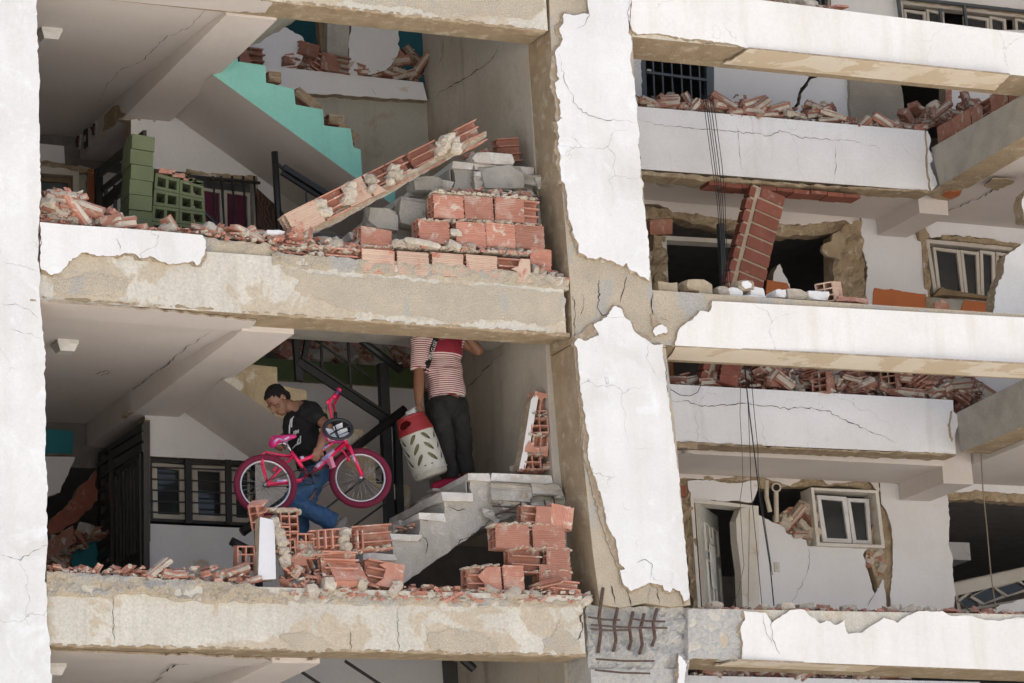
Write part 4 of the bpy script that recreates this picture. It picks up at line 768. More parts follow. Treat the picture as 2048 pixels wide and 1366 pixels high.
for i, (px, par, Y, wd) in enumerate((
 ([(1275, 240), (1330, 252), (1420, 258), (1510, 268), (1545, 272), (1560, 262), (1600, 275), (1640, 278), (1700, 282), (1760, 296)], P1, 2.0, .009), ([(1475, 250), (1478, 300), (1485, 340)], P1, 2.0, .006), ([(1670, 290), (1672, 330), (1668, 365)], P1, 2.0, .008),
 ([(1336, 803), (1375, 803), (1400, 813), (1490, 807), (1540, 812), (1575, 818), (1610, 814), (1660, 824), (1720, 855), (1765, 872), (1790, 885)], P2, 2.0, .014), ([(1388, 830), (1395, 855), (1394, 882)], P2, 2.0, .006), ([(1522, 840), (1526, 870), (1532, 895)], P2, 2.0, .004),
 ([(1616, 1095), (1620, 1125), (1612, 1150), (1600, 1175), (1590, 1195), (1584, 1210)], wm, YB, .008), ([(1749, 1186), (1742, 1200), (1735, 1212)], wm, YB, .02), ([(1660, 960), (1690, 955), (1720, 958)], B, YB, .012), ([(1850, 440), (1830, 470)], B, YB, .008), ([(1860, 425), (1848, 455)], B, YB, .012),
 ([(745, 175), (752, 192)], B, 2.41, .006), ([(480, 690), (490, 700)], B, 2.46, .004))):
    crack(px, Y, VOID, par, wd * .7, 200 + i)
for i, (px, wd) in enumerate((([(1000, 90), (985, 120), (940, 150), (915, 165), (880, 185), (872, 195)], .012), ([(890, 62), (888, 90), (880, 130)], .008), ([(1000, 710), (975, 735), (945, 765), (930, 780)], .012))):
    crack(px, .50, VOID, B, wd, 300 + i, 'x')
for i, px in enumerate(([(2010, 360), (1980, 385), (1935, 405), (1890, 425), (1850, 440)], [(1990, 375), (1965, 390)])):
    crack(px, 10.62, VOID, B, .02, 320 + i, 'z')
# ------------------------------------------------------------------ hollow clay blocks
BL, BH, BD, BT = .295, .20, .14, .011
_bc = {}
def block_mesh(L=BL, kind='full', mats=(None, None), var=0, H=BH, D=BD):
    """hollow clay block: two by three cells running along its length; full / open (face gone) / part (face partly gone) / plain"""
    key = (L, kind, mats[0].name, mats[1].name, var, H, D)
    if key in _bc: return _bc[key]
    R = random.Random(str(key)); m = MB(); h, d, l, t = H / 2, D / 2, L / 2, BT
    e = lambda: R.uniform(-.012, .012) if kind != 'full' else R.uniform(-.004, .004)
    def pl(x0, x1, y0, y1, z0, z1):
        v = hexv(x0, x1, y0, y1, z0, z1)
        for p in v: p.x += e()
        m.add(v, BOXF)
    pl(-l, l, d - t, d, -h, h); pl(-l, l, -d + t, d - t, h - t, h); pl(-l, l, -d + t, d - t, -h, -h + t)
    pl(-l + .004, l - .004, -t / 2, t / 2, -h + t, h - t)
    for z in (-h / 3, h / 3): pl(-l + .003, l - .003, -d + t, -t / 2, z - t / 2, z + t / 2); pl(-l + .003, l - .003, t / 2, d - t, z - t / 2, z + t / 2)
    if kind in ('full', 'plain'):
        pl(-l + .006, l - .006, -d + .003, -d + t, -h + R.uniform(0, .01), h - R.uniform(0, .01))
        n = 13; v = []; f = []
        for i in range(2 * n + 1):
            z = -h + R.uniform(0, .006) + (H - .004) * i / (2 * n); y = -d + (.003 if i % 2 else -.001)
            v += [(-l + R.uniform(-.003, .007), y, z), (l + R.uniform(-.007, .003), y, z)]
            if i: f.append((2 * i - 2, 2 * i - 1, 2 * i + 1, 2 * i))
        m.add(v, f, 1)
    elif kind == 'part':
        s = 1 if var % 2 else -1; k = R.uniform(-.3, .3) * l
        out = [(s * l, -h), (s * l, h), (s * (k + R.uniform(0, .05)), h)]
        zs = sorted([R.uniform(-h, h) for _ in range(4)], reverse=True)
        out += [(s * (k + R.uniform(-.05, .05)), z) for z in zs] + [(s * (k - R.uniform(.0, .08)), -h)]
        tri = tessellate_polygon([[Vector((x, 0, z)) for x, z in out]]); nn = len(out)
        m.add([(x, -d - .001, z) for x, z in out] + [(x, -d + t, z) for x, z in out], [tuple(q) for q in tri] + [tuple(i + nn for i in q)[::-1] for q in tri], 1)
        m.add([(x, -d - .001, z) for x, z in out] + [(x, -d + t, z) for x, z in out], [(i, (i + 1) % nn, nn + (i + 1) % nn, nn + i) for i in range(nn)], 0)
    _bc[key] = m.mesh('brick', list(mats)); return _bc[key]
def blk(par, cx, cy, Y, kind='full', rot=0, yaw=0, L=BL, mats=None, var=0, name='brick', pitch=0, H=BH, D=BD):
    mats = mats or (BRICK, BRICK); p = W(cx, cy, Y) + Vector((0, D / 2, 0))
    if kind in ('plain', 'full'): var = int(cx * 7 + cy) % 5
    o = link(name, block_mesh(L - (.012 if kind == 'plain' else .004), kind, mats, var, H - .004, D), par)
    o.location = p - (par.location if par else Vector()); o.rotation_euler = (math.radians(pitch), math.radians(-rot), math.radians(yaw)); return o
PB = (BRICK, BRICKP)
def angular_mesh(seed, sx, sy, sz, mat):
    """broken block with flat faces, chipped corners and ragged ends"""
    R = random.Random(seed); bm = bmesh.new(); bmesh.ops.create_cube(bm, size=2); bmesh.ops.subdivide_edges(bm, edges=bm.edges[:], cuts=2, use_grid_fill=True)
    for v in bm.verts:
        c = v.co; e = sum(1 for k in c if abs(k) > .99)
        if e == 3: c *= R.uniform(.72, .98)
        elif e == 2: c *= R.uniform(.88, 1.0)
        c.x *= 1 + .10 * mn.noise(Vector((c.y * 1.5, c.z * 1.5, seed))); c.z *= 1 + .08 * mn.noise(Vector((c.x * 2, c.y, seed + 3)))
        v.co = Vector((c.x * sx, c.y * sy, c.z * sz)) + Vector((R.uniform(-.03, .03) * sx, R.uniform(-.03, .03) * sy, R.uniform(-.05, .05) * sz))
    me = bpy.data.meshes.new('block_chunk'); bm.to_mesh(me); bm.free(); me.materials.append(mat); return me
def lump_mesh(seed, sx, sy, sz, mat, sub=1, am=.35):
    bm = bmesh.new(); bmesh.ops.create_icosphere(bm, subdivisions=sub + 1, radius=1)
    for v in bm.verts:
        c = v.co; q = 1 / max(abs(c.x), abs(c.y), abs(c.z)) ** .95
        c *= q * (1 + am * mn.noise(c * 1.3 + Vector((seed * 3.7, 0, 0))) + .12 * mn.noise(c * 4 + Vector((0, seed, 0))))
        c.x *= sx; c.y *= sy; c.z *= sz
    me = bpy.data.meshes.new('chunk'); bm.to_mesh(me); bm.free(); me.materials.append(mat); return me
_ico = bmesh.new(); bmesh.ops.create_icosphere(_ico, subdivisions=2, radius=1)
for _i, _v in enumerate(_ico.verts): _v.index = _i
ICOV = [v.co.copy() for v in _ico.verts]; ICOF = [tuple(v.index for v in f.verts) for f in _ico.faces]; _ico.free()
def lump(m, c, sx, sy, sz, seed, mi=0):
    o = Vector((seed * 1.7, seed * .9, 0))
    m.add([Vector((v.x * sx, v.y * sy, v.z * sz)) * (1 + .45 * mn.noise(v * 1.4 + o) + .25 * mn.noise(v * 3.5 + o)) * (1 / max(abs(v.x), abs(v.y), abs(v.z)) ** .5) + c for v in ICOV], ICOF, mi)
def mortar_line(par, px, Y, r=.022, seed=0, mat=None, depth=.12):
    """irregular bed of squeezed-out mortar along a traced line"""
    R = random.Random(seed); m = MB()
    for i in range(len(px) - 1):
        a, b = px[i], px[i + 1]; k = max(2, int(math.hypot(b[0] - a[0], b[1] - a[1]) / 6))
        for q in range(k):
            t = (q + R.random()) / k; c = W(a[0] + (b[0] - a[0]) * t + R.uniform(-2, 2), a[1] + (b[1] - a[1]) * t + R.uniform(-2, 2), Y)
            lump(m, c + Vector((0, depth * .45, 0)), R.uniform(.6, 1.5) * r, depth * .5 + R.uniform(-.4, .7) * r, R.uniform(.35, .8) * r * (1.7 if abs(b[1] - a[1]) > abs(b[0] - a[0]) else 1), R.uniform(0, 99))
    m.v = [p - par.location for p in m.v]
    o = m.build('mortar_bed', mat or CHUNK, par); o['kind'] = 'stuff'; return o

# upper storey: three-course stub on the middle beam
wu1 = empty('block_wall', 'stepped stub of red hollow clay block wall on the middle beam, left of the white column', 'wall', W(850, 560, .07))
for cx, cy, kind, mt, var in ((686, 519, 'open', None, 0), (757, 524, 'plain', PB, 0), (827, 527, 'plain', PB, 0), (896, 530, 'plain', PB, 0), (964, 534, 'plain', PB, 0), (1029, 540, 'part', PB, 1)):
    blk(wu1, cx, cy, .0, kind, 0, 0, .285, mt, var)
blk(wu1, 600, 514, .02, 'open', -1, 0, .28, None, 3)
blk(wu1, 752, 480, .03, 'plain', -4, 3, .28)
for cx, cy, kind, rot in ((869, 463, 'full', 0), (942, 468, 'plain', 0), (1002, 471, 'plain', -.5), (1060, 474, 'plain', -1)): blk(wu1, cx, cy, .05, kind, rot, -2 if cx < 900 else 0, .27)
for cx, cy, kind, rot in ((898, 413, 'full', 0), (958, 416, 'plain', 0), (1020, 420, 'plain', -1), (1064, 424, 'open', -1)): blk(wu1, cx, cy, .055, kind, rot, -2 if cx < 920 else 0, .265 if cx < 1050 else .14)
blk(wu1, 1082, 520, .05, 'plain', -4, 0, .2)
mortar_line(wu1, [(560, 496), (720, 492), (800, 492), (1060, 506)], .03, .026, 1); mortar_line(wu1, [(840, 440), (940, 440), (1080, 450)], .05, .022, 2); mortar_line(wu1, [(870, 384), (960, 388), (1070, 398)], .06, .024, 3); mortar_line(wu1, [(800, 485), (900, 492), (1095, 502)], .06, .024, 4)
mortar_line(wu1, [(642, 505), (645, 535)], .02, .03, 5); mortar_line(wu1, [(540, 500), (560, 520), (640, 532)], .02, .03, 6)

# lower storey: block stub by the column, tumbled blocks at the middle
wl1 = empty('block_wall', 'broken corner of red hollow block wall on the lower beam, against the middle column', 'wall', W(1080, 1200, .07))
for cx, cy, kind, rot, L, mt in ((1025, 1072, 'full', -1, .30, None), (1099, 1074, 'plain', 0, .29, None), (1056, 1120, 'open', -1, .27, None), (1117, 1120, 'plain', 0, .22, None), (970, 1158, 'part', 1, .28, None), (1028, 1156, 'plain', 0, .19, None), (1112, 1156, 'plain', -4, .28, None), (1075, 1036, 'part', -3, .24, None), (1124, 1032, 'plain', 80, .19, None)):
    blk(wl1, cx, cy, .04, kind, rot, 0, L, mt, 1)
mortar_line(wl1, [(985, 1048), (1060, 1048), (1130, 1055)], .05, .024, 11); mortar_line(wl1, [(1020, 1096), (1140, 1098)], .05, .024, 12); mortar_line(wl1, [(1070, 1142), (1145, 1143)], .05, .022, 13); mortar_line(wl1, [(935, 1134), (1000, 1130)], .04, .022, 14); mortar_line(wl1, [(930, 1180), (1060, 1182)], .04, .024, 15)

wl2 = empty('block_wall', 'jagged brick pier with white plastered edge and open hollow cells in front of the crouching stairs', 'wall', W(560, 1160, .07))
wl2['label'] = 'jagged hollow block pier with white plastered edge below the rear bicycle wheel'
# plastered return on the left
a = W(520, 1032, .16); b = W(552, 1022, -.02)
slab('plaster_sheet', [(520, 1034), (549, 1040), (552, 1158), (516, 1160)], .03, .1, [M('cold_white_plaster', (.70, .71, .73), (.65, .655, .67), 2, bump=.1, fine=.03), MORT], None, 0).parent = wl2
bpy.context.view_layer.update()
for c_ in wl2.children: c_.location = -wl2.location
EP = math.radians(90)
for cx, cy, rot, yaw, L in ((583, 1042, -8, 78, .14), (567, 1077, 4, 80, .16), (615, 1090, 6, 84, .12), (583, 1098, 20, 60, .14)): blk(wl2, cx, cy, .05, 'full', rot, yaw, L)
blk(wl2, 528, 1026, .06, 'open', 30, 50, .13); blk(wl2, 602, 1125, .05, 'part', -60, 20, .18)
mortar_line(wl2, [(552, 1040), (562, 1070), (570, 1100), (575, 1130)], .02, .034, 21, depth=.08); mortar_line(wl2, [(540, 1018), (600, 1022)], .06, .026, 22); mortar_line(wl2, [(590, 1110), (640, 1105)], .05, .04, 23)
st1 = empty('fallen_block_strip', 'tilted strip of hollow blocks with open cells and mortar joint, lying by the lower stair', 'masonry', W(705, 1100, .1))
blk(st1, 655, 1083, .02, 'open', 6, 0, .24, None, 5); blk(st1, 747, 1074, .02, 'open', 6, 0, .33, None, 6)
mortar_line(st1, [(692, 1060), (694, 1098)], .02, .034, 24); mortar_line(st1, [(622, 1108), (700, 1102), (785, 1092)], .04, .024, 25, depth=.1)
for q in (634, 648, 662, 712, 722): 
    m = MB(); m.bar(W(q, 1062, .03) - st1.location, W(q + 2, 1098, .03) - st1.location, .012, .06); m.build('cell_web', BRICK, st1)
def loose(cx, cy, Y, kind, rot, yaw, L, label, mt=None, var=0, pitch=0, group='loose hollow blocks', **k):
    return tag(blk(None, cx, cy, Y, kind, rot, yaw, L, mt, var, 'hollow_block', pitch, **k), label, 'brick', group)
loose(495, 1114, .12, 'full', 12, 82, .14, 'small block end with open cells left of the plastered pier')
loose(684, 1127, .0, 'open', 0, 0, .29, 'block with its face gone below the tilted strip, showing flat smooth ledges')
loose(696, 1153, -.0, 'plain', 2, 8, .30, 'ribbed block lying tipped forward on the lower rubble', pitch=-35)
loose(772, 1148, .02, 'part', -9, 0, .30, 'ribbed block with its lower left corner broken out, at the foot of the stairs', var=1)
loose(1130, 1185, -.0, 'open', -3, 4, .28, 'broken block with open ledges at the right end of the lower rubble')
loose(1100, 1165, -.02, 'plain', 14, 6, .24, 'mortar-caked slab of block tilted on the lower rubble by the column', (BRICKP, BRICK), H=.05)
# plaster-backed remnant standing beside the column on the landing
rem = empty('standing_wall_remnant', 'tall narrow remnant of block wall with white plaster back on the landing by the column', 'wall', W(1075, 940, .5))
for cx, cy, kind, rot, yaw in ((1090, 808, 'open', 80, 0), (1083, 846, 'full', -8, 78), (1075, 887, 'open', 80, 0), (1068, 918, 'full', -6, 78)): blk(rem, cx, cy, .45, 'part' if kind == 'open' else kind, rot, yaw, .18 if kind == 'open' else .16, None, 2 + int(cy) % 3, H=.2, D=.15)
sl = slab('plaster_sheet', [(1072, 784), (1062, 800), (1056, 838), (1046, 900), (1038, 938), (1050, 940), (1060, 890), (1070, 830), (1078, 790)], .46, .13, [WHITE, MORT]); sl.parent = rem; sl.location = -rem.location
mortar_line(rem, [(1072, 826), (1104, 832)], .44, .018, 31); mortar_line(rem, [(1064, 868), (1096, 872)], .44, .018, 32); mortar_line(rem, [(1056, 906), (1092, 908)], .44, .018, 33)

# fallen diagonal strip of wall
fs = empty('fallen_wall_strip', 'long diagonal strip of fallen block wall leaning on the upper stair, pale plaster underneath', 'masonry', W(600, 470, .2))
A0, A1 = Vector((588, 446)), Vector((960, 260)); ang = math.degrees(math.atan2((W(*A1, .1) - W(*A0, .1)).z, (W(*A1, .1) - W(*A0, .1)).x))
for t, L, kind, mt in ((.06, .30, 'plain', (BRICKP, BRICKP)), (.22, .26, 'open', None), (.335, .22, 'plain', PB), (.46, .22, 'part', PB), (.575, .2, 'open', None), (.72, .27, 'open', None), (.95, .24, 'open', None)):
    p = A0.lerp(A1, t); blk(fs, p.x, p.y, .03 + .02 * (t > .3), kind, ang, 0, L, mt, int(t * 40), H=.195, D=.15)
for t0, t1 in ((.13, .17), (.27, .30), (.39, .42), (.5, .54), (.78, .88)):
    m = MB(); R = random.Random(int(t0 * 100))
    for q in range(6 if t1 - t0 < .06 else 12):
        p = A0.lerp(A1, R.uniform(t0, t1)); c = W(p.x + R.uniform(-3, 3), p.y + R.uniform(-16, 14), .08) - fs.location; s = R.uniform(.025, .05)
        lump(m, c, s * 1.1, .075, s, R.uniform(0, 99))
    m.build('mortar_joint', CHUNK, fs)['kind'] = 'stuff'
px = [(588, 470), (612, 470), (670, 446), (740, 406), (800, 374), (880, 324), (940, 294), (972, 274), (973, 262), (930, 280), (860, 320), (780, 364), (700, 408), (640, 440), (610, 456)]
o = slab('plaster_backing', px, .07, .12, [MORT, TREAD], None, 1.2, 8, 5); o.parent = fs; o.location = -fs.location
# block and rubble at the head of the upper landing
loose(1022, 296, .5, 'open', 6, -8, .2, 'lone broken block with mortar on the upper landing beside the column', pitch=10)

# leaning brick pillar on the gallery
lp = empty('leaning_brick_pillar', 'leaning pillar of dark red bricks with thick pale mortar joints across the gallery', 'pillar', W(1455, 770, 2.1))
a = W(1540, 378, 1.98); b = W(1438, 774, 2.1); ax = (a - b); Lp = ax.length; ax.normalize(); side = Vector((0, 1, 0)).cross(ax).normalized(); dep = side.cross(ax).normalized()
if dep.y < 0: dep = -dep
if side.x < 0: side = -side
m = MB()
wd, dd = .36, .10
def pb(c0, c1, s0, s1, d0, d1): return [b + ax * c + side * s + dep * d - lp.location for c, s, d in ((c0, s0, d0), (c0, s1, d0), (c0, s1, d1), (c0, s0, d1), (c1, s0, d0), (c1, s1, d0), (c1, s1, d1), (c1, s0, d1))]
m.add(pb(-.02, Lp - .02, -wd / 2 + .01, wd / 2 - .01, .008, dd - .01), BOXF); m.build('mortar_core', M('pale_joint_mortar', (.46, .38, .28), (.38, .31, .225), 9, bump=.9, bs=45, fine=.2), lp)
n = 16; hh = Lp / n; R = random.Random(4)
for i in range(n):
    c0, c1 = i * hh + .009 + R.uniform(0, .006), (i + 1) * hh - .009 - R.uniform(0, .006)
    mk('brick', pb(c0, c1, -wd / 2 + .095 + R.uniform(-.008, .008), wd / 2 - R.uniform(.0, .02), -.004, dd * .5), BOXF, BRICKD, lp)
    mk('brick', pb(c0 - .03, c1 - .03, -wd / 2 - .012 + R.uniform(-.004, .004), -wd / 2 + .05, .0, dd), BOXF, BRICKD, lp)

# green block pillar and screen wall on the upper floor
gw = empty('green_screen_wall', 'green painted block pillar joined to a pierced ventilation block screen in the upper hall', 'wall', W(285, 470, .5))
top = (W(264, 266, .5), W(309, 274, .5)); bot = (W(256, 480, .5), W(302, 484, .5))
N = 7
for i in range(N):
    t0, t1 = i / N, (i + 1) / N; R = random.Random(i)
    q = [top[0].lerp(bot[0], t1), top[1].lerp(bot[1], t1), top[0].lerp(bot[0], t0), top[1].lerp(bot[1], t0)]
    off = Vector((R.uniform(-.006, .006), R.uniform(-.006, .006), 0)); g = Vector((0, 0, .003)); d = Vector((.02, .28, 0))
    v = [q[0] + g, q[1] + g, q[1] + d + g, q[0] + d + g, q[2] - g, q[3] - g, q[3] + d - g, q[2] + d - g]
    mk('block', [p + off - gw.location for p in v], BOXF, GREENP, gw)
TLq, TRq, BRq, BLq = W(311, 345, .55), W(408, 372, .55), W(414, 480, .55), W(300, 478, .55)
def gp(u, v): return TLq.lerp(TRq, u).lerp(BLq.lerp(BRq, u), v)
rows, cols = 4, 2
for r in range(rows):
    for c in range(cols):
        m = MB(); g = .012
        def cell(u0, u1, v0, v1, d0, d1):
            q = [gp(u0, v1), gp(u1, v1), gp(u1, v0), gp(u0, v0)]
            m.add([q[0] + Vector((0, d0, 0)), q[1] + Vector((0, d0, 0)), q[1] + Vector((0, d1, 0)), q[0] + Vector((0, d1, 0)), q[3] + Vector((0, d0, 0)), q[2] + Vector((0, d0, 0)), q[2] + Vector((0, d1, 0)), q[3] + Vector((0, d1, 0))], BOXF)
        u0, u1, v0, v1 = c / cols + .004, (c + 1) / cols - .004, r / rows * .98 + .004, (r + 1) / rows * .98 - .004
        uw, vh = (u1 - u0), (v1 - v0); e = .11 * uw; ve = .2 * vh
        cell(u0, u1, v0, v0 + ve, 0, .14); cell(u0, u1, v1 - ve, v1, 0, .14)
        for s in (u0, u0 + uw / 2 - e / 2, u1 - e): cell(s, s + e, v0 + ve, v1 - ve, .002, .138)
        m.v = [p - gw.location for p in m.v]; m.build('screen_block', GREENP, gw)

# bricks on the cross beam of the upper gallery
cw = empty('block_wall', 'course of dusty hollow blocks on the grey cross beam at upper right', 'wall', WX(1950, 250, 5.4))
for i, (cx, cy) in enumerate(((1893, 266), (1926, 246), (1962, 226), (2000, 203), (2036, 184))):
    p = WX(cx, cy, 5.45); o = link('brick', block_mesh(.28, 'part' if i == 2 else 'plain', (DUSTB, DUSTB), i), cw); o.location = p - cw.location + Vector((.06, 0, .0)); o.rotation_euler = (0, 0, math.radians(-90))

# ------------------------------------------------------------------ rubble
def shard_mesh(seed, mat):
    R = random.Random(seed); n = R.randint(4, 6); th = R.uniform(.012, .022); pts = []
    for i in range(n):
        a_ = 2 * math.pi * (i + R.uniform(-.25, .25)) / n; r = R.uniform(.6, 1.1); pts.append((math.cos(a_) * r * .085, math.sin(a_) * r * .05))
    m = MB(); m.add([(x, y, -th / 2) for x, y in pts] + [(x * R.uniform(.9, 1.02), y * R.uniform(.9, 1.02), th / 2) for x, y in pts], [tuple(range(n))[::-1], tuple(range(n, 2 * n))] + [(i, (i + 1) % n, n + (i + 1) % n, n + i) for i in range(n)])
    if R.random() < .6: m.box(-.05, .05, -.006, .006, th / 2, th / 2 + R.uniform(.02, .04))
    return m.mesh('shard', mat)
def bar_mesh(seed, mat):
    R = random.Random(seed); L, w_, h_ = R.uniform(.09, .15), R.uniform(.028, .045), R.uniform(.022, .036); m = MB()
    def jb(v, a_):
        for p in v: p += Vector((R.uniform(-a_, a_), R.uniform(-a_, a_), R.uniform(-a_, a_)))
        return v
    m.add(jb(hexv(-L, L, -w_, w_, -h_, h_), .010), BOXF, 0)
    m.add(jb(hexv(-L * .97, L * .95, -w_ - .006, w_ + .004, -h_ * .5, h_ * .45), .006), BOXF, 1)
    m.add(jb(hexv(-L * .8, L * .9, -w_ * .7, w_ * .7, h_ * .6, h_ + .010), .006), BOXF, 1)
    return m.mesh('brick_piece', [mat, CHUNK])
KIND = {'shard': [shard_mesh(i, BRICK) for i in range(9)], 'dshard': [shard_mesh(i + 20, DUSTB) for i in range(6)],
        'bar': [bar_mesh(i, BRICK) for i in range(7)], 'dbar': [bar_mesh(i + 9, DUSTB) for i in range(7)],
        'chunk': [lump_mesh(i, .06, .045, .04, CHUNK) for i in range(4)] + [angular_mesh(i, .065, .05, .035, CHUNK) for i in range(5)], 'gchunk': [angular_mesh(i + 9, .065, .05, .04, GREYC) for i in range(4)],
        'half': [block_mesh(.13, 'open', (BRICK, BRICK), 50 + i, .12, .12) for i in range(3)] + [block_mesh(.16, 'full', (DUSTB, DUSTB), 60, .13, .1)]}
NAME = {'shard': 'brick_shard', 'dshard': 'brick_shard', 'bar': 'brick_fragment', 'dbar': 'brick_fragment', 'chunk': 'mortar_chunk', 'gchunk': 'concrete_chunk', 'half': 'brick_fragment'}
WORD = {'shard': 'flat red shard', 'dshard': 'dusty flat shard', 'bar': 'striped brick fragment', 'dbar': 'dusty brick fragment', 'chunk': 'pale mortar chunk', 'gchunk': 'grey concrete chunk', 'half': 'hollow half block'}
def interp(pl, x):
    for i in range(len(pl) - 1):
        if pl[i][0] <= x <= pl[i + 1][0]:
            t = (x - pl[i][0]) / (pl[i + 1][0] - pl[i][0]); return pl[i][1] + (pl[i + 1][1] - pl[i][1]) * t
    return pl[-1][1] if x > pl[-1][0] else pl[0][1]
def heap(base, top, Y0, Y1, n, kinds, where, seed, chips=150, sc=(.7, 1.2), chipmat=None, tilt=14, solo=True):
    R = random.Random(seed); x0, x1 = base[0][0], base[-1][0]; ks = [k for k, w_ in kinds for _ in range(w_)]
    area = [(x0 + (x1 - x0) * (i + .5) / 200) for i in range(200)]; wt = [max(2, interp(base, x) - interp(top, x)) ** .8 for x in area]
    jm = MB(); jmats = []
    for i in range(n):
        x = R.choices(area, wt)[0] + R.uniform(-3, 3); yb, yt = interp(base, x), interp(top, x); H = yb - yt
        u = (i / n) * R.uniform(.75, 1.0); y = yb - 5 - max(0, H - 10) * u
        k = R.choice(ks); s = R.uniform(*sc)
        if u > .6 and k in ('bar', 'dbar', 'half') and H < 14: s *= .7
        o = link(NAME[k], R.choice(KIND[k])); o.location = W(x, y, Y0 + (Y1 - Y0) * (.15 + .7 * R.random()) * (1 - .35 * u) + .0)
        tl = tilt * (1 + u); o.rotation_euler = (math.radians(R.gauss(0, tl * .7)), math.radians(R.gauss(0, tl)), math.radians(R.gauss(0, {'bar': 16, 'dbar': 20, 'chunk': 90}.get(k, 35))))
        o.scale = (s * R.uniform(.85, 1.15), s * R.uniform(.85, 1.15), s)
        if not solo:
            mw = Matrix.LocRotScale(o.location, o.rotation_euler, o.scale); me = o.data; mp = []
            for mm in me.materials:
                if mm not in jmats: jmats.append(mm)
                mp.append(jmats.index(mm))
            b0 = len(jm.v); jm.v += [mw @ v.co for v in me.vertices]
            for p in me.polygons: jm.f.append(tuple(b0 + j for j in p.vertices)); jm.m.append(mp[p.material_index])
            bpy.data.objects.remove(o); continue
        t = (x - x0) / (x1 - x0); pos = ('at left end', 'left of middle', 'at middle', 'right of middle', 'at right end')[min(4, max(0, int(t * 5)))]
        tag(o, f'{WORD[k]}{" on top" if u > .6 and H > 25 else ""} {pos} of the {where}', 'rubble', f'{WORD[k]}s in the {where}')
    if not solo and n: tag(jm.build('brick_rubble', jmats), f'jumbled mass of {where}', 'rubble', None, 'stuff')
    m = MB()
    for i in range(chips * 2):
        x = R.uniform(x0, x1); yb, yt = interp(base, x), interp(top, x); c = W(x, yb - 2 - max(0, yb - yt - 6) * R.random() ** 1.6, Y0 + (Y1 - Y0) * R.random()); s = R.uniform(.006, .022)
        v = hexv(-s * R.uniform(.6, 1.6), s * R.uniform(.6, 1.6), -s, s, -s * R.uniform(.2, .6), s * R.uniform(.2, .6)); q = Matrix.Rotation(R.uniform(0, 6.3), 3, 'Z') @ Matrix.Rotation(R.gauss(0, .5), 3, 'X')
        m.add([c + q @ (p + Vector((R.uniform(-.3, .3), R.uniform(-.3, .3), R.uniform(-.2, .2))) * s) for p in v], BOXF, 0 if R.random() < .6 else 1)
    if chips: tag(m.build('rubble_chips', [chipmat or BRICK, CHUNK]), f'small brick and mortar chips in the {where}', 'rubble', None, 'stuff')
heap([(80, 448), (150, 451), (250, 459)], [(80, 415), (110, 385), (125, 368), (150, 380), (180, 412), (200, 415), (225, 412), (250, 450)], .04, .2, 30, (('dbar', 5), ('bar', 2), ('chunk', 2), ('shard', 1)), 'brick pile beside the green wall', 1, 110, (.95, 1.4))
heap([(245, 460), (400, 470), (560, 492)], [(245, 450), (330, 455), (440, 452), (500, 455), (560, 470)], .02, .22, 34, (('shard', 6), ('bar', 2), ('chunk', 2), ('gchunk', 1)), 'litter under the green wall', 2, 130, (.6, 1.0))
heap([(540, 520), (600, 512), (720, 505)], [(540, 460), (570, 460), (620, 470), (660, 475), (720, 480)], .02, .22, 34, (('shard', 8), ('chunk', 3), ('bar', 1)), 'heap under the diagonal strip', 3, 170, (.7, 1.1), tilt=22)
heap([(870, 388), (1070, 402)], [(870, 376), (960, 374), (1070, 386)], .1, .25, 12, (('shard', 5), ('chunk', 2)), 'litter on the stepped stub', 4, 50, (.6, .9))
heap([(1060, 558), (1135, 568)], [(1060, 530), (1090, 525), (1135, 558)], .0, .15, 9, (('shard', 5), ('chunk', 1)), 'shards at the upper column foot', 5, 50, (.6, .9), tilt=25)
heap([(790, 495), (1060, 510)], [(790, 480), (900, 484), (1060, 500)], .0, .1, 12, (('shard', 5), ('chunk', 3)), 'crushed course of the stub', 6, 60, (.6, .9))
heap([(930, 318), (1065, 320)], [(930, 304), (1000, 296), (1065, 290)], .5, .9, 10, (('shard', 4), ('chunk', 3)), 'rubble on the upper landing', 7, 50, (.6, .9))
heap([(95, 1146), (300, 1156), (505, 1170)], [(95, 1128), (200, 1136), (260, 1128), (330, 1134), (440, 1124), (505, 1148)], .0, .16, 34, (('shard', 6), ('bar', 2)), 'litter along the lower beam', 8, 110, (.6, 1.0))
heap([(560, 1196), (800, 1202), (1175, 1208)], [(560, 1120), (600, 1120), (640, 1140), (700, 1150), (800, 1165), (920, 1170), (1060, 1172), (1175, 1180)], -.02, .16, 62, (('shard', 10), ('chunk', 3)), 'rubble bank below the stairs', 9, 330, (.7, 1.15), tilt=22)
heap([(540, 1105), (640, 1120)], [(540, 1040), (590, 1075), (640, 1085)], .08, .2, 10, (('chunk', 4), ('shard', 3)), 'crumbled plastered pier', 10, 60, (.8, 1.2), tilt=40)
heap([(785, 1068), (900, 1040), (985, 1010)], [(785, 1052), (850, 1040), (985, 985)], .45, 1.0, 10, (('gchunk', 3), ('chunk', 2), ('shard', 2)), 'litter on the lower stairs', 11, 60, (.6, 1.0))
heap([(1030, 946), (1118, 948)], [(1030, 935), (1075, 925), (1118, 915)], .45, .8, 9, (('shard', 2), ('chunk', 4), ('bar', 1)), 'litter under the tall remnant', 12, 40, (.7, 1.0))
heap([(980, 1042), (1120, 1030)], [(980, 1010), (1040, 985), (1120, 985)], .38, .7, 14, (('gchunk', 5), ('chunk', 4)), 'crushed concrete under the landing', 13, 60, (1.0, 1.8), chipmat=GREYC)
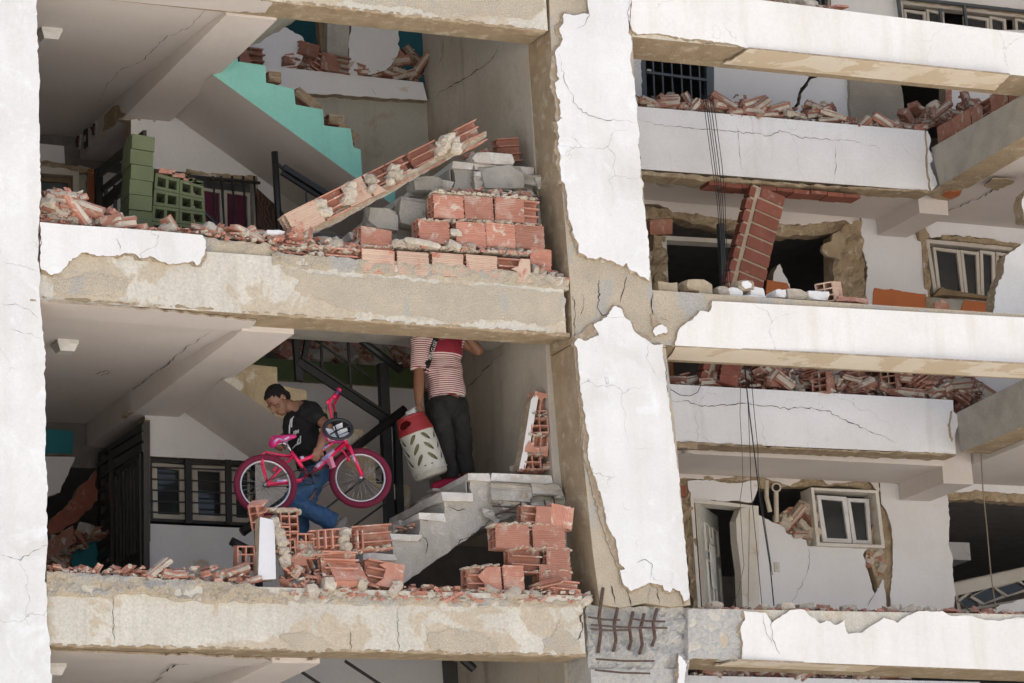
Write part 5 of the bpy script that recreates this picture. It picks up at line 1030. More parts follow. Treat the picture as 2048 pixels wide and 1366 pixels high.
heap([(1270, 214), (1480, 236), (1690, 250), (1850, 262)], [(1270, 192), (1340, 192), (1400, 205), (1440, 194), (1475, 184), (1520, 195), (1560, 222), (1620, 205), (1650, 200), (1672, 215), (1690, 240), (1760, 246), (1850, 250)], 2.0, 2.26, 86, (('dbar', 8), ('dshard', 3), ('chunk', 1)), 'upper gallery rubble row', 14, 160, (.75, 1.15), DUSTB)
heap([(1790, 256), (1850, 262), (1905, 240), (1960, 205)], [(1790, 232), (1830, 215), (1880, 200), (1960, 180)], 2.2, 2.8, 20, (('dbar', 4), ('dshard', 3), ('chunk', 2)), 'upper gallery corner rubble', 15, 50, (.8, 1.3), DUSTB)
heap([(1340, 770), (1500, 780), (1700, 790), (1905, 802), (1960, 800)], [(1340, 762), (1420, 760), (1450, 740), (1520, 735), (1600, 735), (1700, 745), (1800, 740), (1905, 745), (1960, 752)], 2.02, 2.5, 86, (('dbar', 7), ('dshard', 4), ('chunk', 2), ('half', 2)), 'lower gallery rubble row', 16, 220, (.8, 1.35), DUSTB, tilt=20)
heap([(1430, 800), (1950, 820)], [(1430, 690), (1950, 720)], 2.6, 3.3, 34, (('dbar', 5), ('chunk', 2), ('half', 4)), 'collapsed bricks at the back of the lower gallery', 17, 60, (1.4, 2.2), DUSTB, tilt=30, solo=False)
heap([(1385, 1352), (1800, 1362)], [(1385, 1340), (1800, 1344)], 2.0, 2.3, 26, (('dbar', 6), ('dshard', 3)), 'rubble row at the bottom edge below the lowest beam', 18, 80, (.8, 1.1), DUSTB, solo=False)
heap([(560, 140), (700, 152), (845, 166)], [(560, 118), (600, 105), (640, 112), (690, 118), (720, 140), (760, 115), (820, 96), (845, 90)], 2.42, 2.75, 36, (('dbar', 7), ('dshard', 3), ('half', 1)), 'stairwell top brick pile', 19, 70, (.8, 1.3), DUSTB)
heap([(560, 735), (830, 745)], [(560, 690), (700, 690), (830, 700)], 2.5, 2.8, 26, (('dbar', 4), ('gchunk', 4), ('dshard', 2)), 'dark rubble above the green wall band', 20, 60, (1.0, 1.8), DUSTB, tilt=25, solo=False)
heap([(90, 1140), (150, 1110), (195, 1080)], [(90, 1085), (130, 1055), (195, 1045)], 3.4, 3.7, 16, (('gchunk', 1), ('dbar', 5), ('dshard', 3)), 'dim rubble behind the black gate', 21, 40, (.9, 1.5), DUSTB, solo=False)
# green chips left on the screen wall
R = random.Random(77); m = MB()
for i in range(16):
    x = R.uniform(318, 404); c = W(x, 350 + (x - 311) * .24 - R.uniform(0, 12 if x < 370 else 5), .6); s = R.uniform(.012, .035); v = hexv(c.x - s * 1.6, c.x + s * 1.6, c.y - .03, c.y + .03, c.z - s * .5, c.z + s * .5)
    m.add([p + Vector((R.uniform(-.01, .01), 0, R.uniform(-.01, .01))) for p in v], BOXF, 0 if R.random() < .75 else 1)
m.v = [p - gw.location for p in m.v]; m.build('broken_top_edge', [GREENP, BRICK], gw)
# pale plastered chunks lined up on the right-hand middle beam
PC = [(1326, 581, 40, 20, 'rounded tan mortar lump at the left end of the row on the white beam'), (1390, 576, 52, 20, 'long tan mortar slab, upper one of the row on the white beam'), (1402, 591, 28, 16, 'small tan block under the long mortar slab'), (1438, 588, 22, 18, 'square tan block right of the long mortar slab'), (1461, 590, 34, 18, 'white-faced chunk left of the leaning pillar foot'), (1482, 576, 32, 20, 'tan and white chunk at the foot of the leaning pillar'), (1506, 590, 30, 20, 'white-faced chunk right of the leaning pillar foot'), (1552, 592, 22, 14, 'small white plaster chip between mortar lumps'), (1585, 594, 42, 18, 'grey crumbly mortar lump on the white beam'), (1628, 596, 46, 16, 'wide white plaster chunk left of the ribbed block'), (1352, 595, 34, 10, 'thin mortar crust below the rounded lump'), (1495, 600, 52, 8, 'flat white plaster flake on the beam edge')]
for i, (cx, cy, w_, h_, lb) in enumerate(PC):
    c = W(cx, cy, .16); sx, sz = w_ / 230 / 2, h_ / 230 / 2
    mat = WHITE if i in (4, 6, 7, 9, 11) else M('tan_mortar_%d' % i, (.52, .43, .30), (.42, .345, .24), 9, patch=((.6, .52, .4), 12, .55, .65), bump=.9, bs=45, fine=.2, bd=.015) if i < 3 else MORT if i == 5 else CHUNK
    o = link('plaster_chunk', angular_mesh(i + 40, sx * 1.08, .09, sz * 1.15, mat)); o.location = c; tag(o, lb, 'rubble', 'chunks on the right-hand middle beam')
    if i == 5:
        q = MB(); R = random.Random(i); k = 6; q.add([(math.cos(2 * math.pi * j / k + .3) * sx * R.uniform(.6, .85), -.097, math.sin(2 * math.pi * j / k + .3) * sz * R.uniform(.6, .9)) for j in range(k)] + [(math.cos(2 * math.pi * j / k + .3) * sx * R.uniform(.6, .85), -.05, math.sin(2 * math.pi * j / k + .3) * sz * .8) for j in range(k)], [tuple(range(k)), tuple(range(k, 2 * k))[::-1]] + [(j, (j + 1) % k, k + (j + 1) % k, k + j) for j in range(k)])
        q.build('plaster_face', WHITE, o)
loose(1668, 580, .12, 'full', 12, 38, .22, 'ribbed pale block with open cells on the white right-hand beam', (BRICKP, BRICKP), H=.17, D=.16)
for cx, cy, rot, yaw, lb in ((1690, 602, 5, 20, 'lying flat under'), (1716, 604, -8, -20, 'lying to the right of')):
    o = link('brick_shard', KIND['shard'][1]); o.location = W(cx, cy, .12); o.scale = (1.7, 1.2, 1); o.rotation_euler = (0, math.radians(-rot), math.radians(yaw)); tag(o, 'red clay shard %s the pale ribbed block' % lb, 'rubble', 'shards by the pale ribbed block')
# hollow blocks in the gallery rubble that can be told apart
for cx, cy, Y, kind, rot, yaw, L, lb in ((1655, 767, 2.0, 'full', -4, 40, .24, 'grey-dusted hollow block with its cells facing out in the middle of the lower gallery'), (1790, 757, 2.05, 'full', 10, 48, .28, 'hollow block with a clear grid of cells toward the right of the lower gallery'), (1720, 762, 2.1, 'open', 14, 10, .28, 'hollow block with torn face between the two celled blocks of the lower gallery'), (1540, 752, 2.1, 'part', 0, 0, .26, 'upright hollow block near the cables in the lower gallery'), (1850, 760, 2.15, 'part', -14, 0, .3, 'tipped hollow block at the right of the lower gallery'), (1905, 786, 2.2, 'open', 50, 10, .28, 'block standing on edge in the lower gallery corner')):
    loose(cx, cy, Y, kind, rot, yaw, L, lb, (DUSTB, DUSTB), 3)
loose(1460, 748, 2.0, 'plain', -14, 0, .2, 'dark red block leaning at the left of the lower gallery rubble', (BRICKD, BRICKD))
loose(505, 113, 2.36, 'part', 0, 0, .24, 'dark block resting at the top of the turquoise stair', (DUSTB, DUSTB), 2, H=.18)
loose(618, 98, 2.4, 'plain', -10, 0, .2, 'dark block on the broken edge beside the bare pillar', (DUSTB, DUSTB), H=.12)
loose(672, 126, 2.38, 'part', -5, 0, .28, 'dark block lying at the foot of the bare pillar', (DUSTB, DUSTB), 4, H=.16)
# brick steps left on the turquoise stair
for k, (cx, cy, rot, L) in enumerate(((545, 158, 0, .11), (612, 204, -36, .26), (668, 243, -3, .14), (692, 270, -38, .2))):
    p = W(cx, cy, 1.6); o = link('brick', block_mesh(L, 'plain', (DUSTB, MORT), 80 + k, .09, .12)); o.location = p; o.rotation_euler = (0, math.radians(-rot), 0); o.name = 'step_brick'
    tag(o, ['tan brick on the top turquoise step', 'long tilted tan brick on the second turquoise step', 'square tan brick on the third turquoise step', 'tan brick tilted on the lowest turquoise step'][k], 'brick', 'bricks on the turquoise stair')
# broken masonry in the fifth gallery bay
heap([(1560, 1058), (1600, 1076), (1636, 1092)], [(1560, 1020), (1600, 1005), (1636, 985)], YB, YB + .12, 22, (('chunk', 4), ('shard', 3), ('bar', 1)), 'masonry left of the crooked window', 24, 60, (.8, 1.3), tilt=35)
heap([(1730, 1130), (1760, 1150)], [(1730, 1095), (1760, 1100)], YB + .03, YB + .1, 8, (('shard', 4), ('chunk', 1)), 'masonry below the crooked window', 25, 30, (.8, 1.1), tilt=35)
heap([(1385, 1218), (1700, 1224), (2048, 1232)], [(1385, 1212), (1500, 1214), (1700, 1216), (2048, 1224)], .02, .4, 22, (('dshard', 4), ('chunk', 3), ('shard', 1)), 'crust on the lowest beam', 26, 160, (.7, 1.2), tilt=5)
heap([(1440, -5), (1680, 22)], [(1440, -18), (1680, 14)], .05, .4, 10, (('chunk', 4), ('shard', 1)), 'debris on the topmost beam', 27, 40, (.8, 1.2))

for i, px in enumerate(([(985, 1035), (950, 1068), (915, 1086), (905, 1110), (880, 1128)], [(895, 1010), (912, 1022), (930, 1020)], [(842, 1068), (856, 1090), (850, 1110)])):
    crack(px, .40, VOID, B, .012, 500 + i, lift=.012)
pk = slab('fallen_masonry', [(86, 1085), (146, 1050), (152, 1085), (92, 1122)], 3.42, .1, [DUSTB, MORT], None, 2, 8, 92); tag(pk, 'dark slab of masonry tipped over behind the left end of the gate', 'masonry')
pk = slab('fallen_masonry', [(95, 1050), (135, 1010), (192, 940), (196, 1000), (150, 1045), (100, 1075)], 3.5, .1, [BRICKD, MORT], None, 3, 9, 93); tag(pk, 'dark jagged brick masonry hanging behind the black gate', 'masonry')  # dark brick colour stands in for the missing light behind the gate
# loose dust lumps, plaster flakes and a bent wire in the lower rubble
for i, (cx, cy, Y, sx, sz, mat, lb) in enumerate(((603, 470, .12, .07, .045, GREYC, 'grey concrete lump beside the foot of the diagonal strip'), (545, 470, .08, .075, .02, WHITE, 'flat white plaster flake at the foot of the diagonal strip'), (760, 442, .3, .13, .09, GREYC, 'grey concrete block under the diagonal strip, left one'), (818, 432, .32, .12, .11, GREYC, 'large grey concrete block under the diagonal strip, right one'), (850, 372, .35, .13, .06, GREYC, 'flat grey block higher up under the diagonal strip'), (905, 470, .06, .05, .03, CHUNK, 'pale mortar lump in the stub joint'), (838, 490, .0, .16, .025, CHUNK, 'long pale mortar flake on the stub'), (1000, 360, .36, .2, .10, GREYC, 'big grey concrete block behind the stepped stub'), (980, 322, .38, .18, .05, TREAD, 'pale tread slab end on top of the upper landing'), (655, 1170, -.02, .05, .05, CHUNK, 'tan mortar lump low in the rubble bank'), (620, 1185, -.02, .045, .06, CHUNK, 'upright pale mortar lump near the pier'))):
    o = link('concrete_lump', angular_mesh(i + 70, sx, .08, sz, mat)); o.location = W(cx, cy, Y + .05); o.rotation_euler = (0, math.radians((i * 37) % 16 - 8), 0); tag(o, lb, 'rubble', 'single lumps in the left-hand rubble')
# ------------------------------------------------------------------ people
from mathutils.bvhtree import BVHTree
def bake(o):
    dg = bpy.context.evaluated_depsgraph_get(); me = bpy.data.meshes.new_from_object(o.evaluated_get(dg)); old = o.data
    o.modifiers.clear(); o.data = me; bpy.data.meshes.remove(old); return o
def fuse(name, prims, mat, parent, vox=.009, sm=3, fold=0.0, fs=.12):
    """one continuous skin grown over ellipsoids and tapered limbs"""
    m = MB()
    for p in prims:
        if p[0] == 'e':
            _, c, r, q = p; bm = bmesh.new(); bmesh.ops.create_icosphere(bm, subdivisions=3, radius=1); idx = {}
            vs_ = []
            for i, v in enumerate(bm.verts): v.index = i; vs_.append(Vector(c) + q @ Vector((v.co.x * r[0], v.co.y * r[1], v.co.z * r[2])))
            m.add(vs_, [tuple(v.index for v in f.verts) for f in bm.faces]); bm.free()
        else:
            _, a, b, ra, rb = p[:5]; a = Vector(a); b = Vector(b); t = (b - a).normalized(); pts = []; rs = []
            if p[0] == 'c':
                for k in range(5, 0, -1): s = math.sin(k * math.pi / 12); pts.append(a - t * ra * s); rs.append(ra * math.cos(k * math.pi / 12))
            pts += [a, a.lerp(b, .5), b]; rs += [ra, (ra + rb) / 2 + (p[5] if len(p) > 5 else 0), rb]
            if p[0] == 'c':
                for k in range(1, 6): s = math.sin(k * math.pi / 12); pts.append(b + t * rb * s); rs.append(rb * math.cos(k * math.pi / 12))
            m.tube(pts, rs, 16)
    o = m.build(name, mat); md = o.modifiers.new('r', 'REMESH'); md.mode = 'VOXEL'; md.voxel_size = vox; md.use_smooth_shade = True
    s = o.modifiers.new('s', 'SMOOTH'); s.iterations = sm; s.factor = .5
    if fold:
        tx = bpy.data.textures.new(name + '_folds', 'CLOUDS'); tx.noise_scale = fs; tx.noise_depth = 2; d = o.modifiers.new('d', 'DISPLACE'); d.texture = tx; d.strength = fold; d.mid_level = .5; d.texture_coords = 'GLOBAL'
        s = o.modifiers.new('s2', 'SMOOTH'); s.iterations = 2
    bpy.context.view_layer.update(); bake(o)
    if parent: o.parent = parent; o.location = -parent.location
    return o
I3 = Matrix.Identity(3)
def frame(F, U):
    F = Vector(F).normalized(); U = Vector(U); U = (U - F * U.dot(F)).normalized(); Sd = U.cross(F); return Matrix((Sd, F, U)).transposed()   # columns: side, face, up
def head_prims(H, F, U, k=1.0):
    q = frame(F, U); g = lambda x, y, z: H + q @ (Vector((x, y, z)) * k)
    P_ = [('e', g(0, -.012, .035), (.074 * k, .094 * k, .088 * k), q), ('e', g(0, .02, -.03), (.060 * k, .070 * k, .082 * k), q), ('e', g(0, .045, -.085), (.038 * k, .040 * k, .030 * k), q),
          ('c', g(0, .088, .012), g(0, .108, -.030), .010 * k, .015 * k), ('e', g(0, .084, .028), (.050 * k, .016 * k, .011 * k), q), ('e', g(0, .083, -.060), (.024 * k, .012 * k, .009 * k), q), ('e', g(0, .080, -.074), (.022 * k, .012 * k, .008 * k), q)]
    for s in (-1, 1): P_ += [('e', g(s * .076, -.012, -.005), (.009 * k, .020 * k, .033 * k), q), ('e', g(s * .045, .062, -.018), (.018 * k, .018 * k, .014 * k), q)]
    return P_, g, q
def hand_prims(wr, d, n, k=1.0, curl=1.0, side=1):
    """palm from the wrist along d, back of the hand facing n, four bent fingers and a thumb"""
    d = Vector(d).normalized(); n = Vector(n); n = (n - d * n.dot(d)).normalized(); s = d.cross(n) * side
    palm = wr + d * .05 * k; out = [('e', palm, (.040 * k, .046 * k, .017 * k), Matrix((s, d, n)).transposed()), ('c', wr - d * .01, palm, .024 * k, .026 * k)]
    for i, (o_, L) in enumerate(((-.030, .9), (-.010, 1.05), (.010, 1.0), (.029, .8))):
        a = wr + d * .085 * k + s * o_ * k; b = a + (d * math.cos(.7 * curl) - n * math.sin(.7 * curl)) * .034 * L * k; c = b + (d * math.cos(1.7 * curl) - n * math.sin(1.7 * curl)) * .028 * L * k; e_ = c + (d * math.cos(2.6 * curl) - n * math.sin(2.6 * curl)) * .020 * L * k
        out += [('c', a, b, .0095 * k, .009 * k), ('c', b, c, .009 * k, .0085 * k), ('c', c, e_, .0085 * k, .0075 * k)]
    t0 = wr + d * .03 * k - s * .030 * k; t1 = t0 + (d * .6 - s * .7 - n * .3).normalized() * .035 * k; t2 = t1 + (d * .9 - n * .5).normalized() * .03 * k
    return out + [('c', t0, t1, .012 * k, .010 * k), ('c', t1, t2, .010 * k, .0085 * k)]
SKIN = M('tanned_skin', (.235, .115, .07), (.19, .09, .055), 7, bump=.1, bs=90, rough=.5, fine=.05)
HAIR = P('black_hair', (.008, .007, .007), .95, 0, .4); TEE = M('black_cotton', (.010, .010, .011), (.014, .014, .015), 5, bump=.15, bs=200, rough=.9, fine=.1)
JEAN = M('blue_denim', (.045, .105, .215), (.03, .075, .165), 7, patch=((.09, .16, .27), 5, .55, .7), bump=.3, bs=160, rough=.9, fine=.15)
DJEAN = M('faded_black_denim', (.022, .021, .021), (.032, .031, .030), 6, bump=.3, bs=160, rough=.9, fine=.2)
SHOE = P('grey_sole', (.22, .21, .19), .8, 0, .3); EYEM = P('eye_dark', (.02, .015, .012), .3); LIP = P('lip', (.20, .075, .06), .5)

Ym = .86
m1 = empty('person', 'man in black T-shirt and blue jeans, head bowed, carrying a pink bicycle', 'person', W(600, 1150, Ym))
H = W(556, 801, Ym); hp, g, q = head_prims(H, (-.64, -.12, -.77), (-.76, 0, .65), .98)
neck0 = W(577, 812, Ym); neck1 = W(596, 822, Ym); shN = W(627, 826, Ym - .17); shF = W(606, 822, Ym + .19); elN = W(655, 853, Ym - .30); wrN = W(640, 893, Ym - .31)
hand = hand_prims(wrN, W(632, 912, .55) - wrN, (.15, -1, .1), 1.0, 1.0, 1)
elF = W(585, 860, Ym + .25); wrF = W(560, 880, Ym + .1)
hip = W(636, 938, Ym); kN = W(583, 1002, Ym - .11); anN = W(668, 1045, Ym - .09); kF = W(598, 1040, Ym + .1); anF = W(606, 1132, Ym + .1)
body = fuse('body', hp + [('c', neck0, neck1, .056, .062), ('c', shN, shF, .05, .05), ('c', neck1, hip, .085, .10), ('c', shN, elN, .048, .043), ('c', elN, wrN, .044, .030, .004), ('c', shF, elF, .052, .042), ('c', elF, wrF, .042, .03), ('c', hip, kN, .06, .05), ('c', kN, anN, .045, .035), ('c', hip, kF, .06, .05), ('c', kF, anF, .045, .035)] + hand + hand_prims(wrF, (-.4, -.3, -.8), (0, 1, 0), 1.0, 1.0, -1), SKIN, m1, .0065, 2)
hair = fuse('hair', [('e', g(0, -.024, .046), (.0775, .094, .084), q), ('e', g(0, .034, .084), (.050, .036, .028), q), ('e', g(0, -.075, -.015), (.062, .035, .055), q), ('e', g(.066, -.030, .03), (.014, .05, .045), q), ('e', g(-.066, -.030, .03), (.014, .05, .045), q)], HAIR, m1, .0055, 1, .010, .012)
for s in (-1, 1):
    fuse('eyebrow', [('c', g(s * .018, .100, .030), g(s * .050, .082, .032), .0035, .0025)], HAIR, m1, .003, 1); fuse('eye', [('e', g(s * .034, .080, .008), (.009, .006, .004), q)], EYEM, m1, .003, 1)
fuse('mouth', [('c', g(-.022, .090, -.067), g(.022, .090, -.067), .0028, .0028)], LIP, m1, .003, 1)
chest = W(600, 852, Ym); belly = W(618, 905, Ym)
tee = fuse('t_shirt', [('c', W(597, 824, Ym), chest, .085, .135), ('c', shN + Vector((-.02, .02, 0)), shF, .095, .085), ('c', chest, belly, .138, .128), ('t', belly, W(627, 932, Ym), .128, .135), ('e', W(604, 852, Ym), (.13, .19, .14), I3), ('e', W(612, 890, Ym), (.125, .165, .15), I3), ('t', shN + Vector((-.02, 0, 0)), shN.lerp(elN, .62), .080, .070), ('t', shF, shF.lerp(elF, .6), .07, .066)], TEE, m1, .009, 3, .035, .09)
jn = fuse('jeans', [('e', W(640, 940, Ym), (.125, .165, .11), I3), ('c', hip + Vector((0, -.07, -.02)), kN, .098, .078), ('c', kN, kN.lerp(anN, .6), .075, .066), ('t', kN.lerp(anN, .5), kN.lerp(anN, 1.0), .068, .078), ('c', hip + Vector((0, .08, -.02)), kF, .098, .075), ('c', kF, kF.lerp(anF, .6), .074, .064), ('t', kF.lerp(anF, .5), anF, .064, .07)], JEAN, m1, .009, 2, .034, .06)
fuse('waistband', [('t', W(622, 932, Ym), W(628, 940, Ym), .118, .122), ('e', W(640, 934, Ym), (.10, .14, .02), Matrix.Rotation(.35, 3, 'Y'))], P('grey_band', (.30, .29, .29), .9), m1, .008, 1)
fuse('shoe', [('c', W(680, 1050, Ym - .10), W(664, 1078, Ym - .09), .045, .040), ('e', W(684, 1046, Ym - .10), (.058, .048, .036), Matrix.Rotation(-1.0, 3, 'Y'))], SHOE, m1, .007, 2)
fuse('shoe', [('c', W(607, 1146, Ym + .1), W(578, 1150, Ym + .1), .045, .040), ('e', W(606, 1142, Ym + .1), (.05, .048, .045), I3)], SHOE, m1, .007, 2)
def on_surface(o, pts, r, mat, name, par):
    """thin print that follows the cloth where the traced strokes fall"""
    mw = Matrix.Translation(o.location + (par.location if par else Vector())); vv = [mw @ v.co for v in o.data.vertices]; bv = BVHTree.FromPolygons(vv, [tuple(p.vertices) for p in o.data.polygons]); m = MB()
    for st in pts:
        P_ = []
        for i in range(len(st) - 1):
            for k in range(5):
                t = k / 4; h = bv.ray_cast(CAM, ray(st[i][0] + (st[i + 1][0] - st[i][0]) * t, st[i][1] + (st[i + 1][1] - st[i][1]) * t).normalized())
                if h[0]: P_.append((h[0], h[1]))
        for (a, na), (b, nb) in zip(P_, P_[1:]):
            if (b - a).length < 1e-5 or (b - a).length > .08: continue
            s = (b - a).cross(na).normalized() * r; m.add([a + s + na * .003, a - s + na * .003, b - s + nb * .003, b + s + nb * .003], [(0, 1, 2, 3)])
    if m.v:
        m.v = [p - (par.location if par else Vector()) for p in m.v]; return m.build(name, mat, par)
PRINT = P('white_print', (.55, .55, .55), .8)
zz = lambda L: [(460 + x * .2489, 750 + y * .2489) for x, y in L]
on_surface(tee, [zz([(515, 335), (490, 360), (480, 410), (478, 470)]), zz([(500, 350), (495, 420)]), zz([(568, 490), (566, 545), (530, 562), (505, 590)]), zz([(555, 510), (540, 560)])], .0055, PRINT, 'chest_print', m1)
on_surface(tee, [zz([(515, 450), (512, 480)]), zz([(522, 450), (530, 446), (530, 470), (522, 474), (522, 450)]), zz([(538, 470), (538, 444), (550, 464), (550, 438)])], .0028, PRINT, 'chest_lettering', m1)

Y2 = 1.05
m2 = empty('person', 'man in red and white striped shirt and dark jeans, head hidden by the beam', 'person', W(900, 972, Y2))
Z2 = lambda x, y, Y=Y2: W(760 + x * .249, 660 + y * .249, Y)
shL = Z2(330, 90, Y2 - .02); shR = Z2(630, 80, Y2 + .02); nk = Z2(480, 40); elL = Z2(312, 400, Y2 - .05); wrL = Z2(310, 585, Y2 - .10); elR = Z2(790, 165, Y2 - .06); wrR = Z2(680, 20, Y2 - .12)
wa = Z2(540, 560); hpl = Z2(470, 620, Y2 - .03); hpr = Z2(615, 610, Y2 + .03); kL = Z2(520, 900, Y2 - .06); kR = Z2(655, 880, Y2 + .04); anL = Z2(560, 1175, Y2 - .02); anR = Z2(680, 1130, Y2 + .08)
hp2, g2, q2 = head_prims(Z2(480, -75), (-.1, -.95, -.2), (0, 0, 1), .98)
fuse('body', hp2 + [('c', Z2(480, -20), nk, .055, .06), ('c', shL, shR, .065, .065), ('c', nk, wa, .10, .11), ('c', shL, elL, .050, .044), ('c', elL, wrL, .046, .030, .004), ('c', shR, elR, .052, .044), ('c', elR, wrR, .044, .03), ('c', hpl, kL, .075, .055), ('c', kL, anL, .055, .04), ('c', hpr, kR, .075, .055), ('c', kR, anR, .055, .04)] + hand_prims(wrL, Z2(325, 680, Y2 - .14) - wrL, (.35, -.9, 0), 1.0, .9, 1) + hand_prims(wrR, (-.3, 0, .9), (0, -1, 0), 1, .8, -1), SKIN, m2, .0068, 2)
fuse('hair', [('e', g2(0, -.022, .050), (.078, .098, .086), q2)], HAIR, m2, .008, 1, .01, .03)
ST = bpy.data.materials.new('striped_jersey'); ST.use_nodes = True; n_ = ST.node_tree.nodes; l_ = ST.node_tree.links; b_ = n_['Principled BSDF']; b_.inputs['Roughness'].default_value = .9
t_ = n_.new('ShaderNodeTexCoord'); s_ = n_.new('ShaderNodeSeparateXYZ'); l_.new(t_.outputs['Object'], s_.inputs[0])
def math_(op, a, b=None):
    x = n_.new('ShaderNodeMath'); x.operation = op
    for i, v in enumerate((a, b)):
        if v is None: continue
        if isinstance(v, (int, float)): x.inputs[i].default_value = v
        else: l_.new(v, x.inputs[i])
    return x.outputs[0]
zc = math_('ADD', s_.outputs[2], math_('MULTIPLY', s_.outputs[0], .04)); st_ = math_('GREATER_THAN', math_('FRACT', math_('MULTIPLY', zc, 1 / .0178)), .45)
zy = Z2(500, 205).z
yoke = math_('GREATER_THAN', zc, zy); yoke = math_('MULTIPLY', yoke, math_('GREATER_THAN', s_.outputs[0], Z2(395, 200).x)); yoke = math_('MULTIPLY', yoke, math_('LESS_THAN', s_.outputs[0], Z2(640, 150).x))
fac = math_('MULTIPLY', st_, math_('SUBTRACT', 1, yoke)); mx = n_.new('ShaderNodeMix'); mx.data_type = 'RGBA'; mx.inputs[6].default_value = (.24, .016, .035, 1); mx.inputs[7].default_value = (.66, .58, .55, 1); l_.new(fac, mx.inputs[0]); l_.new(mx.outputs[2], b_.inputs['Base Color'])
sh2 = fuse('striped_shirt', [('e', Z2(510, 170), (.165, .12, .15), I3), ('e', Z2(515, 330), (.155, .125, .2), I3), ('t', Z2(520, 330), Z2(540, 545), .145, .155), ('c', shL, shR, .085, .085), ('t', shL, shL.lerp(elL, .75), .078, .078), ('t', shR, shR.lerp(elR, .3), .08, .078)], ST, m2, .009, 3, .02, .1)
sh2.location = (0, 0, 0); sh2.parent = m2; sh2.matrix_parent_inverse = Matrix.Translation(-m2.location)
fuse('jeans', [('e', Z2(542, 610), (.150, .125, .12), I3), ('c', hpl, kL, .098, .082), ('c', kL, kL.lerp(anL, .7), .082, .072), ('t', kL.lerp(anL, .5), anL + (anL - kL) * .06, .074, .078), ('c', hpr, kR, .100, .085), ('c', kR, kR.lerp(anR, .7), .085, .076), ('t', kR.lerp(anR, .5), anR + (anR - kR) * .06, .078, .084)], DJEAN, m2, .009, 2, .03, .07)
PINKS = P('crimson_shoe', (.36, .022, .06), .7, 0, .2)
for a_, b_2, c_ in ((Z2(440, 1255, Y2 - .06), Z2(560, 1225, Y2 - .02), 0), (anR + Vector((-.08, 0, -.09)), anR + Vector((.03, .02, -.07)), 1)):
    s = fuse('shoe', [('c', a_, b_2, .032, .045), ('e', b_2 + Vector((.0, 0, .03)), (.055, .042, .045), I3), ('e', a_.lerp(b_2, .5), (.09, .042, .03), I3)], PINKS, m2, .007, 2)
    mk('sole', [p - s.parent.location for p in hexv(a_.x - .035, b_2.x + .05, a_.y - .03, b_2.y + .03, min(a_.z, b_2.z) - .042, min(a_.z, b_2.z) - .024)], BOXF, P('white_sole', (.55, .5, .5), .6), s).location = Vector() - s.location
# strap with lettering
mw = [(865, 668), (860, 690), (852, 720), (848, 740)]
on_surface(sh2, [[(874, 668), (866, 690), (858, 712), (851, 742)]], .022, P('black_strap', (.012, .012, .012), .7), 'strap', m2) if False else None
def surf_pts(o, base, pts):
    vv = [v.co + base for v in o.data.vertices]; bv = BVHTree.FromPolygons(vv, [tuple(p.vertices) for p in o.data.polygons]); out = []
    for x, y in pts:
        h = bv.ray_cast(CAM, ray(x, y).normalized())
        if h[0]: out.append((h[0], h[1]))
    return out
sp = surf_pts(sh2, Vector(), [(872 - i * 2.0, 676 + i * 6) for i in range(12)]); m = MB()
for (a_, na), (b_2, nb) in zip(sp, sp[1:]):
    s = (b_2 - a_).cross(Vector((0, -1, 0))).normalized() * .024; d_ = Vector((0, -.007, 0)); m.add([a_ + s + d_, a_ - s + d_, b_2 - s + d_, b_2 + s + d_, a_ + s, a_ - s, b_2 - s, b_2 + s], BOXF)
if m.v:
    m.v = [p - m2.location for p in m.v]; sto = m.build('strap', P('black_strap', (.012, .012, .012), .7), m2)
    tc = bpy.data.curves.new('strap_lettering', 'FONT'); tc.body = 'ARBAG.ISE'; tc.size = .042; tc.align_x = 'CENTER'; tc.align_y = 'CENTER'; tc.extrude = .0008
    to = link('tmp', tc); bpy.context.view_layer.update(); me = bpy.data.meshes.new_from_object(to.evaluated_get(bpy.context.evaluated_depsgraph_get())); bpy.data.objects.remove(to); me.materials.append(PRINT)
    a_, b_2 = sp[0][0], sp[-1][0]; u = (a_ - b_2).normalized(); nn = Vector((0, -1, 0)); nn = (nn - u * nn.dot(u)).normalized(); vv = nn.cross(u)
    lo = link('lettering', me, sto); lo.matrix_world = Matrix.Identity(4); mt4 = Matrix((u, vv, nn)).transposed().to_4x4(); mt4.translation = a_.lerp(b_2, .45) + Vector((0, -.024, 0)) - m2.location; lo.matrix_local = mt4

# ------------------------------------------------------------------ gas cylinder and cup
gc0 = W(864, 954, .88); gc1 = W(820, 832, .88); gx = (gc1 - gc0); GL = gx.length; gx.normalize()
gcyl = empty('gas_cylinder', 'white caged gas cylinder with red handle collar and leaf-shaped openings, held by the striped-shirt man', 'gas cylinder', gc0)
gs = Vector((0, -1, 0)); gs = (gs - gx * gs.dot(gx)).normalized(); gq = gx.cross(gs)
def gpt(t, th, r): return gx * (t * GL) + (gs * math.cos(th) + gq * math.sin(th)) * r
def lathe(prof, n=64, keep=None):
    m = MB(); k = len(prof); m.v = [gpt(t, 2 * math.pi * j / n, r) for t, r in prof for j in range(n)]
    for i in range(k - 1):
        for j in range(n):
            if keep and not keep((prof[i][0] + prof[i + 1][0]) / 2, 2 * math.pi * (j + .5) / n): continue
            m.f.append((i * n + j, i * n + (j + 1) % n, (i + 1) * n + (j + 1) % n, (i + 1) * n + j)); m.m.append(0)
    return m
CAGE = M('cage_plastic', (.50, .49, .43), (.42, .41, .35), 5, patch=((.36, .34, .28), 9, .6, .72), bump=.1, rough=.5, fine=.08); REDP = M('red_plastic', (.30, .022, .025), (.23, .018, .02), 5, patch=((.14, .02, .02), 8, .6, .72), bump=.1, rough=.5, fine=.1); INNER = P('olive_tank', (.16, .15, .075), .5)
RC = .142
